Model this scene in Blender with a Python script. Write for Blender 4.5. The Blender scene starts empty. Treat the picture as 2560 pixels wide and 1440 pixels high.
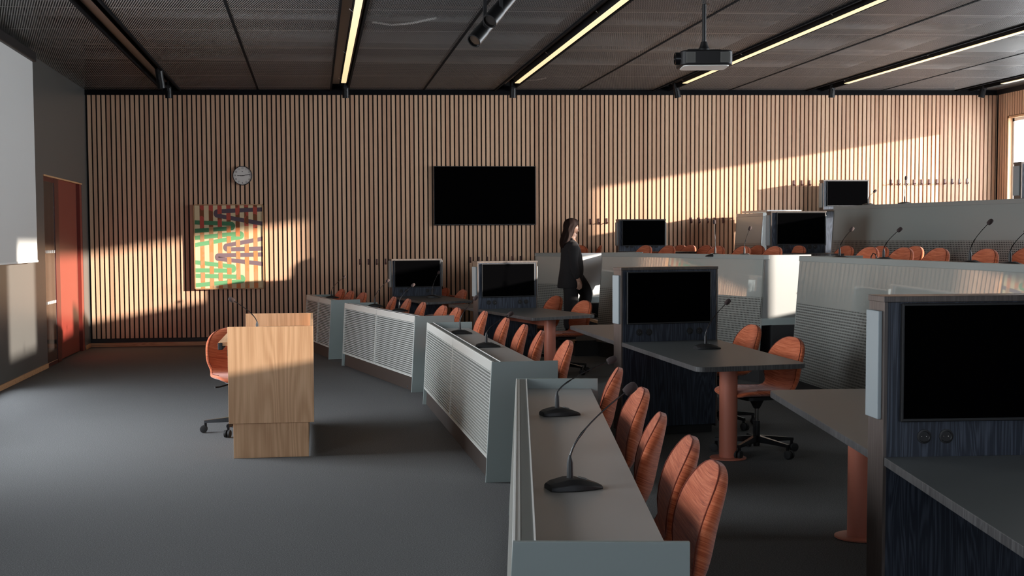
import bpy, bmesh, math, random
from mathutils import Vector, Matrix, Euler
S = bpy.context.scene
COL = S.collection
R = math.radians
random.seed(7)

# ------------------------------------------------------------------ camera, sky, sun, exposure
F, CX, CY, ROLL, H = 3150.0, 1200.0, 775.0, 0.006, 1.57      # pixels of a 2560 x 1440 frame, metres
_a, _b = 785 - CX, CY - 599                                  # where lines running into the room meet
_ar = _a * math.cos(ROLL) + _b * math.sin(ROLL)
_br = _b * math.cos(ROLL) - _a * math.sin(ROLL)
PITCH = math.atan(_br / F)
YAW = math.atan(-_ar / math.hypot(_br, F))
fwd = Vector((math.sin(YAW) * math.cos(PITCH), math.cos(YAW) * math.cos(PITCH), -math.sin(PITCH)))
rt0 = Vector((math.cos(YAW), -math.sin(YAW), 0))
up0 = rt0.cross(fwd)
rgt = rt0 * math.cos(ROLL) - up0 * math.sin(ROLL)
upv = up0 * math.cos(ROLL) + rt0 * math.sin(ROLL)
EYE = Vector((0, 0, H))
cam = bpy.data.objects.new('camera', bpy.data.cameras.new('camera'))
COL.objects.link(cam)
cam.data.sensor_width = 36
cam.data.lens = F / 2560 * 36
cam.data.shift_x = (1280 - CX) / 2560
cam.data.shift_y = (CY - 720) / 2560
cam.data.clip_end = 200
cam.matrix_world = Matrix(((rgt.x, upv.x, -fwd.x, 0), (rgt.y, upv.y, -fwd.y, 0), (rgt.z, upv.z, -fwd.z, H), (0, 0, 0, 1)))
S.camera = cam

wd = bpy.data.worlds.new('sky')
S.world = wd
wd.use_nodes = True
wd.node_tree.nodes['Background'].inputs['Color'].default_value = (0.80, 0.88, 1.0, 1)
wd.node_tree.nodes['Background'].inputs['Strength'].default_value = 2.6

SUN = Vector((-1, 0.40, -0.152)).normalized()
sun = bpy.data.objects.new('sun', bpy.data.lights.new('sun', 'SUN'))
COL.objects.link(sun)
sun.data.energy = 15.5
sun.data.color = (1.0, 0.90, 0.79)
sun.data.angle = R(0.8)
sun.rotation_euler = SUN.to_track_quat('-Z', 'Y').to_euler()

S.view_settings.view_transform = 'Standard'
S.view_settings.look = 'None'
S.view_settings.exposure = 0.28
S.view_settings.gamma = 1
S.view_settings.use_curve_mapping = False
S.cycles.use_denoising = True
S.cycles.max_bounces = 7
S.cycles.diffuse_bounces = 4
S.cycles.glossy_bounces = 3
S.cycles.transmission_bounces = 3
S.cycles.transparent_max_bounces = 6
S.cycles.caustics_reflective = False
S.cycles.caustics_refractive = False
S.cycles.sample_clamp_indirect = 4.0
S.cycles.use_adaptive_sampling = True
S.cycles.adaptive_threshold = 0.02


NEAR_POWER = 5


def window_light(y0, y1, z0, z1, power, x=11.55, ry=90, col=(0.89, 0.95, 1.0)):
    """daylight entering through one window"""
    l = bpy.data.objects.new('daylight', bpy.data.lights.new('daylight', 'AREA'))
    COL.objects.link(l)
    l.data.shape = 'RECTANGLE'
    l.data.size, l.data.size_y = z1 - z0, y1 - y0
    l.data.energy = power
    l.data.color = col
    l.location = (x, (y0 + y1) / 2, (z0 + z1) / 2)
    l.rotation_euler = (0, R(ry), 0)


# ------------------------------------------------------------------ pixel -> place
def ray(x, y):
    return fwd + rgt * ((x - CX) / F) - upv * ((y - CY) / F)


def at(x, y, z):
    d = ray(x, y)
    return EYE + d * ((z - H) / d.z)


def aty(x, y, Y):
    d = ray(x, y)
    return EYE + d * (Y / d.y)


def atx(x, y, X):
    d = ray(x, y)
    return EYE + d * (X / d.x)


def dist_at(x, y, dist):
    return EYE + ray(x, y) * dist


# ------------------------------------------------------------------ mesh builder
class MB:
    def __init__(s):
        s.v, s.f, s.m = [], [], []

    def add(s, vs, fs, mi=0):
        o = len(s.v)
        s.v += [tuple(p) for p in vs]
        s.f += [tuple(o + i for i in f) for f in fs]
        s.m += [mi] * len(fs)
        return s

    def box(s, c, size, rot=None, mi=0):
        x, y, z = (k / 2 for k in size)
        vs = [Vector((a * x, b * y, d * z)) for a in (-1, 1) for b in (-1, 1) for d in (-1, 1)]
        if rot is not None:
            vs = [rot @ p for p in vs]
        c = Vector(c)
        return s.add([p + c for p in vs], [(0, 1, 3, 2), (4, 6, 7, 5), (0, 4, 5, 1), (2, 3, 7, 6), (0, 2, 6, 4), (1, 5, 7, 3)], mi)

    def bb(s, x0, x1, y0, y1, z0, z1, mi=0):
        return s.box(((x0 + x1) / 2, (y0 + y1) / 2, (z0 + z1) / 2), (abs(x1 - x0), abs(y1 - y0), abs(z1 - z0)), None, mi)

    def prism(s, poly, z0, z1, mi=0):
        n = len(poly)
        a = sum(poly[i][0] * poly[(i + 1) % n][1] - poly[(i + 1) % n][0] * poly[i][1] for i in range(n))
        if a < 0:
            poly = poly[::-1]
        vs = [(p[0], p[1], z0) for p in poly] + [(p[0], p[1], z1) for p in poly]
        fs = [tuple(range(n - 1, -1, -1)), tuple(range(n, 2 * n))]
        fs += [(i, (i + 1) % n, n + (i + 1) % n, n + i) for i in range(n)]
        return s.add(vs, fs, mi)

    def slab(s, quad, off, mi=0):
        """a planar polygon thickened by the vector off"""
        n = len(quad)
        off = Vector(off)
        vs = [Vector(p) for p in quad] + [Vector(p) + off for p in quad]
        nn = (vs[1] - vs[0]).cross(vs[2] - vs[0])
        fl = nn.dot(off) > 0
        fs = [tuple(range(n)), tuple(range(2 * n - 1, n - 1, -1))] + [(i, n + i, n + (i + 1) % n, (i + 1) % n) for i in range(n)]
        if fl:
            fs = [f[::-1] for f in fs]
        return s.add(vs, fs, mi)

    def tube(s, pts, rad, seg=10, cap=True, mi=0, flat=1.0):
        pts = [Vector(p) for p in pts]
        if not hasattr(rad, '__len__'):
            rad = [rad] * len(pts)
        up = None
        rings = []
        for i, p in enumerate(pts):
            t = (pts[min(i + 1, len(pts) - 1)] - pts[max(i - 1, 0)]).normalized()
            if up is None:
                up = Vector((0, 0, 1)) if abs(t.z) < .9 else Vector((1, 0, 0))
            a = t.cross(up).normalized()
            b = a.cross(t).normalized()
            up = b
            rings.append([p + (a * math.cos(k * 2 * math.pi / seg) * flat + b * math.sin(k * 2 * math.pi / seg)) * rad[i] for k in range(seg)])
        vs = [q for r in rings for q in r]
        fs = []
        for i in range(len(pts) - 1):
            for k in range(seg):
                fs.append((i * seg + k, i * seg + (k + 1) % seg, (i + 1) * seg + (k + 1) % seg, (i + 1) * seg + k))
        if cap:
            fs += [tuple(range(seg - 1, -1, -1)), tuple((len(pts) - 1) * seg + k for k in range(seg))]
        return s.add(vs, fs, mi)

    def lathe(s, prof, c=(0, 0, 0), seg=24, mi=0, rot=None, cap=True):
        """profile of (radius, height) about z"""
        c = Vector(c)
        vs, fs = [], []
        for r, h in prof:
            for k in range(seg):
                p = Vector((r * math.cos(2 * math.pi * k / seg), r * math.sin(2 * math.pi * k / seg), h))
                vs.append(c + (rot @ p if rot is not None else p))
        for i in range(len(prof) - 1):
            for k in range(seg):
                fs.append((i * seg + k, i * seg + (k + 1) % seg, (i + 1) * seg + (k + 1) % seg, (i + 1) * seg + k))
        if cap:
            fs += [tuple(range(seg - 1, -1, -1)), tuple((len(prof) - 1) * seg + k for k in range(seg))]
        return s.add(vs, fs, mi)

    def ball(s, c, r, seg=12, rings=8, rot=None, mi=0):
        prof = [(max(1e-4, math.sin(math.pi * i / rings)), -math.cos(math.pi * i / rings)) for i in range(rings + 1)]
        r = Vector(r) if hasattr(r, '__len__') else Vector((r, r, r))
        m = Matrix.Diagonal(r)
        if rot is not None:
            m = rot @ m
        return s.lathe(prof, c, seg, mi, m)

    def grid(s, rows, close=False, mi=0):
        n = len(rows[0])
        vs = [p for r in rows for p in r]
        fs = []
        for i in range(len(rows) - 1):
            for k in range(n if close else n - 1):
                fs.append((i * n + k, i * n + (k + 1) % n, (i + 1) * n + (k + 1) % n, (i + 1) * n + k))
        return s.add(vs, fs, mi)

    def build(s, name, mats, parent=None, org=None, smooth=None, bevel=0, mods=()):
        me = bpy.data.meshes.new(name)
        o0 = Vector(org) if org is not None else Vector((0, 0, 0))
        me.from_pydata([tuple(Vector(p) - o0) for p in s.v], [], s.f)
        if not isinstance(mats, (list, tuple)):
            mats = [mats]
        for m in mats:
            me.materials.append(m)
        if len(mats) > 1:
            me.polygons.foreach_set('material_index', s.m)
        me.update()
        if smooth is not None:
            me.shade_smooth()
            if smooth < 180:
                me.set_sharp_from_angle(angle=R(smooth))
        o = bpy.data.objects.new(name, me)
        COL.objects.link(o)
        if parent is not None:
            o.parent = parent
        elif org is not None:
            o.location = o0
        if bevel:
            b = o.modifiers.new('bevel', 'BEVEL')
            b.width = bevel
            b.segments = 2
            b.limit_method = 'ANGLE'
        for f in mods:
            f(o)
        return o


def tag(o, label, cat, group=None):
    o['label'] = label
    o['category'] = cat
    if group:
        o['group'] = group
    return o


def thing(name, label, cat, loc=(0, 0, 0), rotz=0, group=None):
    o = bpy.data.objects.new(name, None)
    o.empty_display_size = .05
    COL.objects.link(o)
    o.location = loc
    o.rotation_euler = (0, 0, rotz)
    return tag(o, label, cat, group)


def struct(o):
    o['kind'] = 'structure'
    return o


def dup(root, loc, rotz, label, group=None):
    def cp(o, par):
        c = o.copy()
        COL.objects.link(c)
        c.parent = par
        for ch in o.children:
            cp(ch, c)
        return c
    r = cp(root, None)
    r.location = loc
    r.rotation_euler = (0, 0, rotz)
    r['label'] = label
    if group:
        r['group'] = group
    return r


def sub(o, levels=1):
    m = o.modifiers.new('smooth', 'SUBSURF')
    m.levels = m.render_levels = levels


# ------------------------------------------------------------------ materials
class Mat:
    def __init__(s, name, color=(.5, .5, .5), rough=.5, metal=0, spec=.5, coat=0, coat_rough=.05, emit=None, es=0):
        s.m = bpy.data.materials.new(name)
        s.m.use_nodes = True
        s.t = s.m.node_tree
        s.b = s.t.nodes['Principled BSDF']
        s.set('Base Color', (*color, 1))
        s.set('Roughness', rough)
        s.set('Metallic', metal)
        s.set('Specular IOR Level', spec)
        s.set('Coat Weight', coat)
        s.set('Coat Roughness', coat_rough)
        if emit:
            s.set('Emission Color', (*emit, 1))
            s.set('Emission Strength', es)

    def set(s, k, v):
        s.b.inputs[k].default_value = v

    def n(s, typ, ins=None, **kw):
        nd = s.t.nodes.new(typ)
        for k, v in kw.items():
            setattr(nd, k, v)
        for k, v in (ins or {}).items():
            s.put(nd.inputs[k], v)
        return nd

    def put(s, sock, v):
        if isinstance(v, bpy.types.NodeSocket):
            s.t.links.new(v, sock)
        else:
            sock.default_value = v

    def math(s, op, a, b=0.0, c=0.0):
        nd = s.n('ShaderNodeMath', operation=op)
        for i, v in enumerate((a, b, c)):
            s.put(nd.inputs[i], v)
        return nd.outputs[0]

    def co(s, kind='Object', scale=None, rot=None):
        o = s.n('ShaderNodeTexCoord').outputs[kind]
        if scale or rot:
            mp = s.n('ShaderNodeMapping', {'Vector': o})
            if scale:
                mp.inputs['Scale'].default_value = scale
            if rot:
                mp.inputs['Rotation'].default_value = rot
            o = mp.outputs[0]
        return o

    def noise(s, vec, scale=5, detail=4, rough=.55, dist=0):
        return s.n('ShaderNodeTexNoise', {'Vector': vec, 'Scale': scale, 'Detail': detail, 'Roughness': rough, 'Distortion': dist}).outputs['Fac']

    def ramp(s, fac, stops):
        r = s.n('ShaderNodeValToRGB', {'Fac': fac})
        e = r.color_ramp.elements
        while len(e) < len(stops):
            e.new(.5)
        for el, (p, c) in zip(e, stops):
            el.position = p
            el.color = (*c, 1)
        return r.outputs[0]

    def mix(s, fac, a, b, blend='MIX'):
        nd = s.n('ShaderNodeMix', data_type='RGBA', blend_type=blend)
        s.put(nd.inputs['Factor'], fac)
        s.put(nd.inputs['A'], a if isinstance(a, bpy.types.NodeSocket) else (*a, 1))
        s.put(nd.inputs['B'], b if isinstance(b, bpy.types.NodeSocket) else (*b, 1))
        return nd.outputs['Result']

    def color(s, sock):
        s.t.links.new(sock, s.b.inputs['Base Color'])
        return s

    def bump(s, h, strength=.3, dist=.002):
        nd = s.n('ShaderNodeBump', {'Height': h, 'Strength': strength, 'Distance': dist})
        s.t.links.new(nd.outputs[0], s.b.inputs['Normal'])
        return s


M = {}


def carpet():
    m = Mat('carpet', rough=.95, spec=.15)
    c = m.co()
    a = m.noise(c, 150, 4, .8)
    b = m.noise(c, 1.3, 3)
    col = m.ramp(a, [(.30, (.036, .037, .038)), (.52, (.130, .131, .132)), (.72, (.30, .30, .30))])
    m.color(m.mix(m.math('MULTIPLY', b, .35), col, (.10, .101, .102)))
    m.bump(a, .5, .004)
    return m.m


def slat_wood(axis, pitch, off):
    m = Mat('slat_wood_' + axis, rough=.5, spec=.3)
    c = m.co()
    sp = m.n('ShaderNodeSeparateXYZ', {0: c})
    x = sp.outputs[axis]
    i = m.math('FLOOR', m.math('DIVIDE', m.math('SUBTRACT', x, off), pitch))
    w = m.n('ShaderNodeTexWhiteNoise', {'W': i}, noise_dimensions='1D').outputs['Value']
    base = m.ramp(w, [(0, (.46, .245, .16)), (.18, (.60, .36, .24)), (.5, (.68, .43, .29)), (.8, (.74, .485, .325)), (1, (.54, .29, .19))])
    v = m.n('ShaderNodeCombineXYZ', {0: m.math('ADD', sp.outputs['X'], m.math('MULTIPLY', i, 3.7)), 1: m.math('ADD', sp.outputs['Y'], m.math('MULTIPLY', i, 1.9)), 2: m.math('MULTIPLY', sp.outputs['Z'], .05)}).outputs[0]
    g = m.noise(v, 95, 4, .6, .6)
    g2 = m.noise(m.n('ShaderNodeCombineXYZ', {0: m.math('MULTIPLY', i, 5.1), 1: 0.0, 2: m.math('MULTIPLY', sp.outputs['Z'], .7)}).outputs[0], 2.2, 2)
    col = m.mix(m.math('MULTIPLY', g, .5), base, (.50, .285, .17))
    col = m.mix(m.math('MULTIPLY', g2, .35), col, (.80, .55, .36))
    m.color(col)
    return m.m


def oak(name, light=(.75, .465, .27), dark=(.57, .32, .17), axis=2, rough=.45, sc=1.0):
    m = Mat(name, rough=rough, spec=.35)
    k = [5.5 * sc, 5.5 * sc, 5.5 * sc]
    k[axis] = .55 * sc
    c = m.co(scale=tuple(k))
    wv = m.noise(c, .85, 1, .4, .25)
    ring = m.math('SINE', m.math('MULTIPLY', wv, 80))
    k2 = [150, 150, 150]
    k2[axis] = 3
    g = m.noise(m.co(scale=tuple(k2)), 1, 3)
    f = m.math('ADD', m.math('MULTIPLY', ring, .16), m.math('MULTIPLY', g, .75))
    m.color(m.ramp(f, [(.12, light), (.62, dark)]))
    return m.m


def stained(name, base, hi, rough=.42):
    m = Mat(name, rough=rough, spec=.4)
    c = m.co(scale=(7, 7, .55))
    ring = m.math('SINE', m.math('MULTIPLY', m.noise(c, 1.2, 2, .5, .4), 120))
    g = m.noise(m.co(scale=(240, 240, 3.5)), 1, 2)
    f = m.math('ADD', m.math('MULTIPLY', ring, .14), g)
    m.color(m.ramp(f, [(.42, base), (.75, hi)]))
    m.bump(f, .25, .001)
    return m.m


def fabric():
    m = Mat('orange_heather_fabric', rough=.9, spec=.15)
    oi = m.n('ShaderNodeObjectInfo').outputs['Random']
    c = m.co()
    sp = m.n('ShaderNodeSeparateXYZ', {0: c})
    rnd = m.math('MULTIPLY', oi, 9)
    along = m.math('SUBTRACT', sp.outputs[2], m.math('MULTIPLY', sp.outputs[0], .4))
    bow = m.math('MULTIPLY', m.math('MULTIPLY', sp.outputs[1], sp.outputs[1]), .5)
    v = m.n('ShaderNodeCombineXYZ', {0: rnd, 1: m.math('MULTIPLY', sp.outputs[1], 4.0), 2: m.math('MULTIPLY', m.math('SUBTRACT', along, bow), 150)}).outputs[0]
    a = m.noise(v, 1.35, 4, .7, .25)
    b2 = m.noise(v, .35, 2, .5, .2)
    a = m.math('ADD', m.math('MULTIPLY', a, .8), m.math('MULTIPLY', b2, .2))
    col = m.ramp(a, [(.30, (.20, .034, .012)), (.44, (.44, .095, .036)), (.56, (.58, .155, .068)), (.70, (.74, .29, .16))])
    m.color(col)
    m.bump(m.noise(c, 700, 1), .3, .001)
    m.set('Sheen Weight', .25)
    return m.m


def perforated():
    m = Mat('perforated_grey_metal', rough=.4, spec=.4)
    sp = m.n('ShaderNodeSeparateXYZ', {0: m.co()})
    p, q = .0255, .0255

    def cell(s, per, w):
        fr = m.math('FRACT', m.math('DIVIDE', s, per))
        return m.math('LESS_THAN', m.math('ABSOLUTE', m.math('SUBTRACT', fr, .5)), w)
    hole = m.math('MULTIPLY', cell(sp.outputs['X'], p, .27), cell(sp.outputs['Z'], q, .27))
    m.color(m.mix(hole, (.26, .27, .25), (.012, .012, .012)))
    return m.m


def mesh_ceiling():
    m = Mat('expanded_metal', (.23, .23, .228), rough=.42, metal=.3, spec=.5)
    sp = m.n('ShaderNodeSeparateXYZ', {0: m.co()})
    x, y = sp.outputs['X'], sp.outputs['Y']
    d1 = m.math('FRACT', m.math('DIVIDE', m.math('ADD', m.math('MULTIPLY', x, .86), m.math('MULTIPLY', y, .22)), .0205))
    d2 = m.math('FRACT', m.math('DIVIDE', m.math('SUBTRACT', m.math('MULTIPLY', x, .86), m.math('MULTIPLY', y, .22)), .0205))
    solid = m.math('MAXIMUM', m.math('LESS_THAN', d1, .42), m.math('MULTIPLY', m.math('LESS_THAN', d2, .22), .6))
    edge = m.math('GREATER_THAN', m.math('ABSOLUTE', m.math('SUBTRACT', m.math('FRACT', m.math('DIVIDE', y, 1.25)), .5)), .488)
    a = m.math('MAXIMUM', solid, m.math('MULTIPLY', edge, .8))
    m.t.links.new(a, m.b.inputs['Alpha'])
    return m.m


def screen_white():
    m = Mat('screen_cloth', (.62, .615, .60), rough=.55, spec=.2)
    return m.m


def paint_noise(name, a, b, scale=9):
    m = Mat(name, rough=.7, spec=.2)
    f = m.noise(m.co(), scale, 1, .4)
    m.color(m.ramp(f, [(.49, a), (.51, b)]))
    return m.m


M['carpet'] = carpet()
SLAT_X0, SLAT_P = -3.262, .0685
M['slat_x'] = slat_wood('X', SLAT_P, SLAT_X0 - .01)
M['slat_y'] = slat_wood('Y', SLAT_P, .01)
M['oak'] = oak('pale_oak')
M['oak_h'] = oak('pale_oak_lengthwise', axis=1)
M['oak_trim'] = oak('warm_oak_trim', (.62, .36, .19), (.42, .21, .10), axis=0, sc=2)
M['dark_oak'] = stained('blue_black_stained_oak', (.014, .019, .031), (.060, .072, .098))
M['dark_edge'] = stained('dark_stained_edge', (.055, .054, .055), (.11, .108, .108), .4)
M['brown_edge'] = stained('brown_stained_edge', (.075, .060, .053), (.11, .090, .080), .33)
M['fabric'] = fabric()
M['perf'] = perforated()
M['mesh'] = mesh_ceiling()
for k, a in dict(
    black_wall=((.008, .008, .009), .7), dark_wall=((.085, .083, .078), .33), near_wall=((.03, .03, .03), .8),
    deck=((.05, .05, .052), .8), deck_beam=((.20, .195, .19), .6), plinth_black=((.010, .010, .011), .6), plinth_brown=((.034, .026, .022), .5),
    black=((.007, .007, .008), .5), black_gloss=((.006, .006, .007), .22), rubber=((.016, .016, .017), .7),
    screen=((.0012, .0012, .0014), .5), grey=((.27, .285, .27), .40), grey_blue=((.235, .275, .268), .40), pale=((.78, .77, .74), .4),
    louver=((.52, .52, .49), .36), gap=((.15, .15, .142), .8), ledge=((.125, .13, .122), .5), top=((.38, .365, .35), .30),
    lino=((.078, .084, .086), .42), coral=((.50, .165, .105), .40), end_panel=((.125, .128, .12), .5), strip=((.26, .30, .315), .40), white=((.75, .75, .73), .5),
    red=((.19, .03, .021), .30), red_dark=((.075, .012, .010), .28), dial=((.70, .67, .63), .5), ink=((.02, .018, .018), .6),
    cream=((.66, .54, .33), .7), green=((.13, .34, .15), .7), green_dark=((.05, .19, .085), .7), purple=((.095, .065, .085), .7), mauve=((.17, .11, .125), .7),
    frame_wood=((.50, .27, .13), .5), skin=((.40, .23, .165), .5), hair=((.013, .0055, .004), .75), cloth=((.012, .010, .011), .9), lip=((.28, .12, .09), .5), shoe=((.01, .01, .01), .4),
    pink_wall=((.20, .13, .10), .8), glass_dark=((.02, .016, .014), .08), hook=((.09, .032, .026), .4), foam=((.04, .025, .024), .95), seam=((.16, .028, .012), .9), window_white=((.80, .80, .78), .4),
).items():
    M[k] = Mat(k, a[0], a[1]).m
M['hair'].node_tree.nodes['Principled BSDF'].inputs['Specular IOR Level'].default_value = .15
M['screen'].node_tree.nodes['Principled BSDF'].inputs['Specular IOR Level'].default_value = 0
_f = Mat('glossy_grey_fascia', (.33, .345, .32), .35, coat=1, coat_rough=.015)
_f.set('Coat IOR', 2.3)
M['fascia'] = _f.m
M['fascia_matt'] = Mat('satin_grey_fascia', (.27, .30, .285), .36, coat=.15, coat_rough=.1).m
M['metal'] = Mat('dark_metal', (.22, .21, .20), .30, metal=1).m
M['channel'] = Mat('channel_metal', (.20, .185, .175), .42, metal=.8).m
M['steel'] = Mat('polished_steel', (.75, .74, .72), .15, metal=1).m
M['black_satin'] = Mat('black_satin', (.008, .008, .009), .38, spec=.25).m
M['black_flat'] = Mat('black_flat', (.005, .005, .006), .9, spec=.1).m
M['led'] = Mat('warm_led', (.9, .8, .6), .5, emit=(1.0, .72, .36), es=.82).m
M['bars'] = paint_noise('orange_bars', (.66, .225, .085), (.46, .25, .12), 7)
M['bars_dark'] = paint_noise('brown_red_shaded_bars', (.20, .07, .03), (.46, .085, .06), 11)  # brown-red paint mix, with the shade on the upper bars put in
_g = Mat('window_glass', (1, 1, 1), .0)
_tr = _g.n('ShaderNodeBsdfTransparent')
_gl = _g.n('ShaderNodeBsdfGlossy', {'Roughness': .02})
_mx = _g.n('ShaderNodeMixShader', {0: .06, 1: _tr.outputs[0], 2: _gl.outputs[0]})
_g.t.links.new(_mx.outputs[0], _g.t.nodes['Material Output'].inputs['Surface'])
M['glass'] = _g.m
_s = Mat('sun_dimming_pane', (1, 1, 1), .5)  # grey-tinted pane, added to weaken the sun reaching the lectern
_t2 = _s.n('ShaderNodeBsdfTransparent')
_t2.inputs[0].default_value = (.62, .62, .62, 1)
_s.t.links.new(_t2.outputs[0], _s.t.nodes['Material Output'].inputs['Surface'])
M['dimmed'] = _s.m

# ------------------------------------------------------------------ room shell
XL, XR, YB, YN = -3.29, 10.92, 19.15, -2.5


def zt(x):                       # top of the slats: the ceiling climbs slightly to the right
    return 3.70 + .0085 * (x - XL)


def zc(x):
    return zt(x) + .075


struct(MB().bb(XL - .4, XR + .6, YN - .2, YB + .3, -.1, 0).build('floor', M['carpet']))
b = MB()
b.bb(XL - .3, XR + .6, YB + .035, YB + .3, -.05, 4.9)
struct(b.build('wall_back', M['black_wall']))
b = MB()
n = int((XR - SLAT_X0) / SLAT_P)
for i in range(n + 1):
    x0 = SLAT_X0 + i * SLAT_P
    x1 = min(x0 + .0465, XR)
    z1 = zt(x0)
    d = .004 * random.random()
    b.bb(x0, x1, YB - .002 * random.random(), YB + .036, .125, z1)
wb = struct(b.build('wall_back_slats', M['slat_x']))
struct(MB().bb(XL, XR, YB - .004, YB + .04, .064, .118).build('trim_1', M['plinth_black']))
struct(MB().bb(XL, XR, YB - .025, YB + .03, .004, .062).build('baseboard_back', M['oak_trim']))
b = MB()
b.add([(XL, YB - .03, zt(XL)), (XR, YB - .03, zt(XR)), (XR, YB - .03, zc(XR) + .05), (XL, YB - .03, zc(XL) + .05),
       (XL, YB + .04, zt(XL)), (XR, YB + .04, zt(XR)), (XR, YB + .04, zc(XR) + .05), (XL, YB + .04, zc(XL) + .05)],
      [(0, 1, 2, 3), (7, 6, 5, 4), (0, 4, 5, 1), (3, 2, 6, 7), (0, 3, 7, 4), (1, 5, 6, 2)])
struct(b.build('trim_2', M['black_flat']))

# left wall with the red door
DY0, DY1 = atx(112, 600, XL).y, atx(207, 600, XL).y
DZ = 1.57 + (601 - 452) / F * (DY0 + DY1) / 2
LEFT_FILL = [(2.6, 4.8, 1.2, 3.3, 150), (8.6, 11.1, .9, 3.4, 300), (11.35, 13.7, .15, 1.2, 75)]  # unseen windows, added to brighten the louvred fronts, lectern and back carpet
b = MB()
y = YN
for q in LEFT_FILL:
    b.bb(XL - .3, XL, y, q[0], -.05, 4.9).bb(XL - .3, XL, q[0], q[1], -.05, q[2]).bb(XL - .3, XL, q[0], q[1], q[3], 4.9)
    y = q[1]
b.bb(XL - .3, XL, y, DY0, -.05, 4.9)
b.bb(XL - .3, XL, DY0, DY1, DZ, 4.9)
b.bb(XL - .3, XL, DY1, YB + .1, -.05, 4.9)
struct(b.build('wall_left', M['dark_wall']))
struct(MB().bb(XL, XL + .014, YN, DY0 - .02, .004, .062).build('baseboard_left', M['oak_trim']))
struct(MB().bb(XL, XL + .014, DY1 + .02, YB - .03, .004, .062).build('baseboard_left_end', M['oak_trim']))
dr = bpy.data.objects.new('door_1', None)
COL.objects.link(dr)
dr.location = (XL, (DY0 + DY1) / 2, 0)
struct(dr)
org = dr.location
yv = [DY0 + (DY1 - DY0) * k for k in (0, .26, .36, .86, .93, 1)]
b = MB().bb(XL - .12, XL - .004, yv[1], yv[2], 0, DZ - .02).bb(XL - .06, XL - .006, yv[0], yv[1], DZ - .08, DZ - .02).bb(XL - .06, XL - .006, yv[0], yv[1], 0, .05)
b.build('frame', M['red_dark'], dr, org, bevel=.004)
b = MB().bb(XL - .07, XL - .016, yv[2], yv[3], .02, DZ - .02)
b.build('leaf', M['red'], dr, org, bevel=.004)
b = MB().bb(XL - .12, XL - .05, yv[3], yv[4] + .03, 0, DZ - .02)
b.build('jamb', M['red_dark'], dr, org, bevel=.004)
b = MB().bb(XL - .05, XL - .004, yv[4] + .03, yv[5], 0, DZ - .02)
b.build('side_panel', M['red'], dr, org)
MB().bb(XL - .20, XL + .006, DY0, DY1, DZ - .02, DZ).build('head_trim', M['oak_trim'], dr, org)
MB().bb(XL - .02, XL - .012, yv[0] + .02, yv[1], .05, DZ - .08).build('glass_pane', M['glass_dark'], dr, org)
b = MB()
for zz in (1.42, .78):
    for k in range(6):
        y0 = yv[0] + (yv[1] - yv[0]) * (k + .15) / 6
        b.bb(XL - .012, XL - .010, y0, y0 + (yv[1] - yv[0]) * .11, zz, zz + .035)
b.build('glass_marking', M['white'], dr, org)
MB().bb(XL - .3, XL - .26, DY0 - .1, DY1 + .1, 0, DZ + .1).build('back_board', M['plinth_brown'], dr, org)

# right wall: slatted, with windows
WINS = [(16.35, 18.80, 1.75, 3.43), (10.45, 14.75, 1.5, 3.62), (8.35, 9.85, 1.75, 3.76), (3.7, 5.6, 2.25, 3.62), (14.92, 15.8, 1.75, 2.42)]
ys = [YN]
b = MB()
sl = MB()
y = YN
for (y0, y1, z0, z1) in sorted(WINS):
    b.bb(XR + .03, XR + .32, y, y0, -.05, 4.9)
    b.bb(XR + .03, XR + .32, y0, y1, -.05, z0)
    b.bb(XR + .03, XR + .32, y0, y1, z1, 4.9)
    y = y1
b.bb(XR + .03, XR + .32, y, YB + .1, -.05, 4.9)
struct(b.build('wall_right', M['black_wall']))
k = 0
while .02 + k * SLAT_P + .047 < YB:
    y0 = .02 + k * SLAT_P
    w = [q for q in WINS if q[0] - .05 < y0 + .024 < q[1] + .05]
    if w:
        sl.bb(XR, XR + .031, y0, y0 + .047, w[0][3] + .03, zt(XR))
        sl.bb(XR, XR + .031, y0, y0 + .047, .125, w[0][2] - .03)
    else:
        sl.bb(XR, XR + .031, y0, y0 + .047, .125, zt(XR))
    k += 1
struct(sl.build('wall_right_slats', M['slat_y']))
struct(MB().bb(XR - .03, XR + .04, YN, YB, zt(XR), zc(XR) + .06).build('trim_3', M['black']))
for i, (y0, y1, z0, z1) in enumerate(WINS):
    w = bpy.data.objects.new('window_%d' % (i + 1), None)
    COL.objects.link(w)
    w.location = (XR + .2, (y0 + y1) / 2, z0)
    struct(w)
    o = w.location
    m = MB()
    m.bb(XR - .012, XR + .06, y0 - .02, y0 + .012, z0 - .02, z1 + .02)
    m.bb(XR - .012, XR + .06, y1 - .012, y1 + .02, z0 - .02, z1 + .02)
    m.bb(XR - .012, XR + .06, y0 - .02, y1 + .02, z1 - .012, z1 + .02)
    m.bb(XR - .012, XR + .06, y0 - .02, y1 + .02, z0 - .02, z0 + .012)
    m.build('window_frame', M['oak'], w, o)
    m = MB()
    for (a0, a1, c0, c1) in ((y0 + .012, y0 + .06, z0, z1), (y1 - .06, y1 - .012, z0, z1), (y0, y1, z1 - .06, z1 - .012), (y0, y1, z0 + .012, z0 + .06)):
        m.bb(XR + .06, XR + .24, a0, a1, c0, c1)
    if y1 - y0 > 3:
        m.bb(XR + .17, XR + .24, (y0 + y1) / 2 - .03, (y0 + y1) / 2 + .03, z0, z1)
    m.build('sash', M['window_white'], w, o)
    MB().bb(XR + .2, XR + .206, y0 + .05, y1 - .05, z0 + .05, z1 - .05).build('pane', M['glass' if i != 3 else 'dimmed'], w, o)
    window_light(y0 + .05, y1 - .05, z0 + .05, z1 - .05, (60 if i == 0 else 115) * (y1 - y0))
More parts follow.
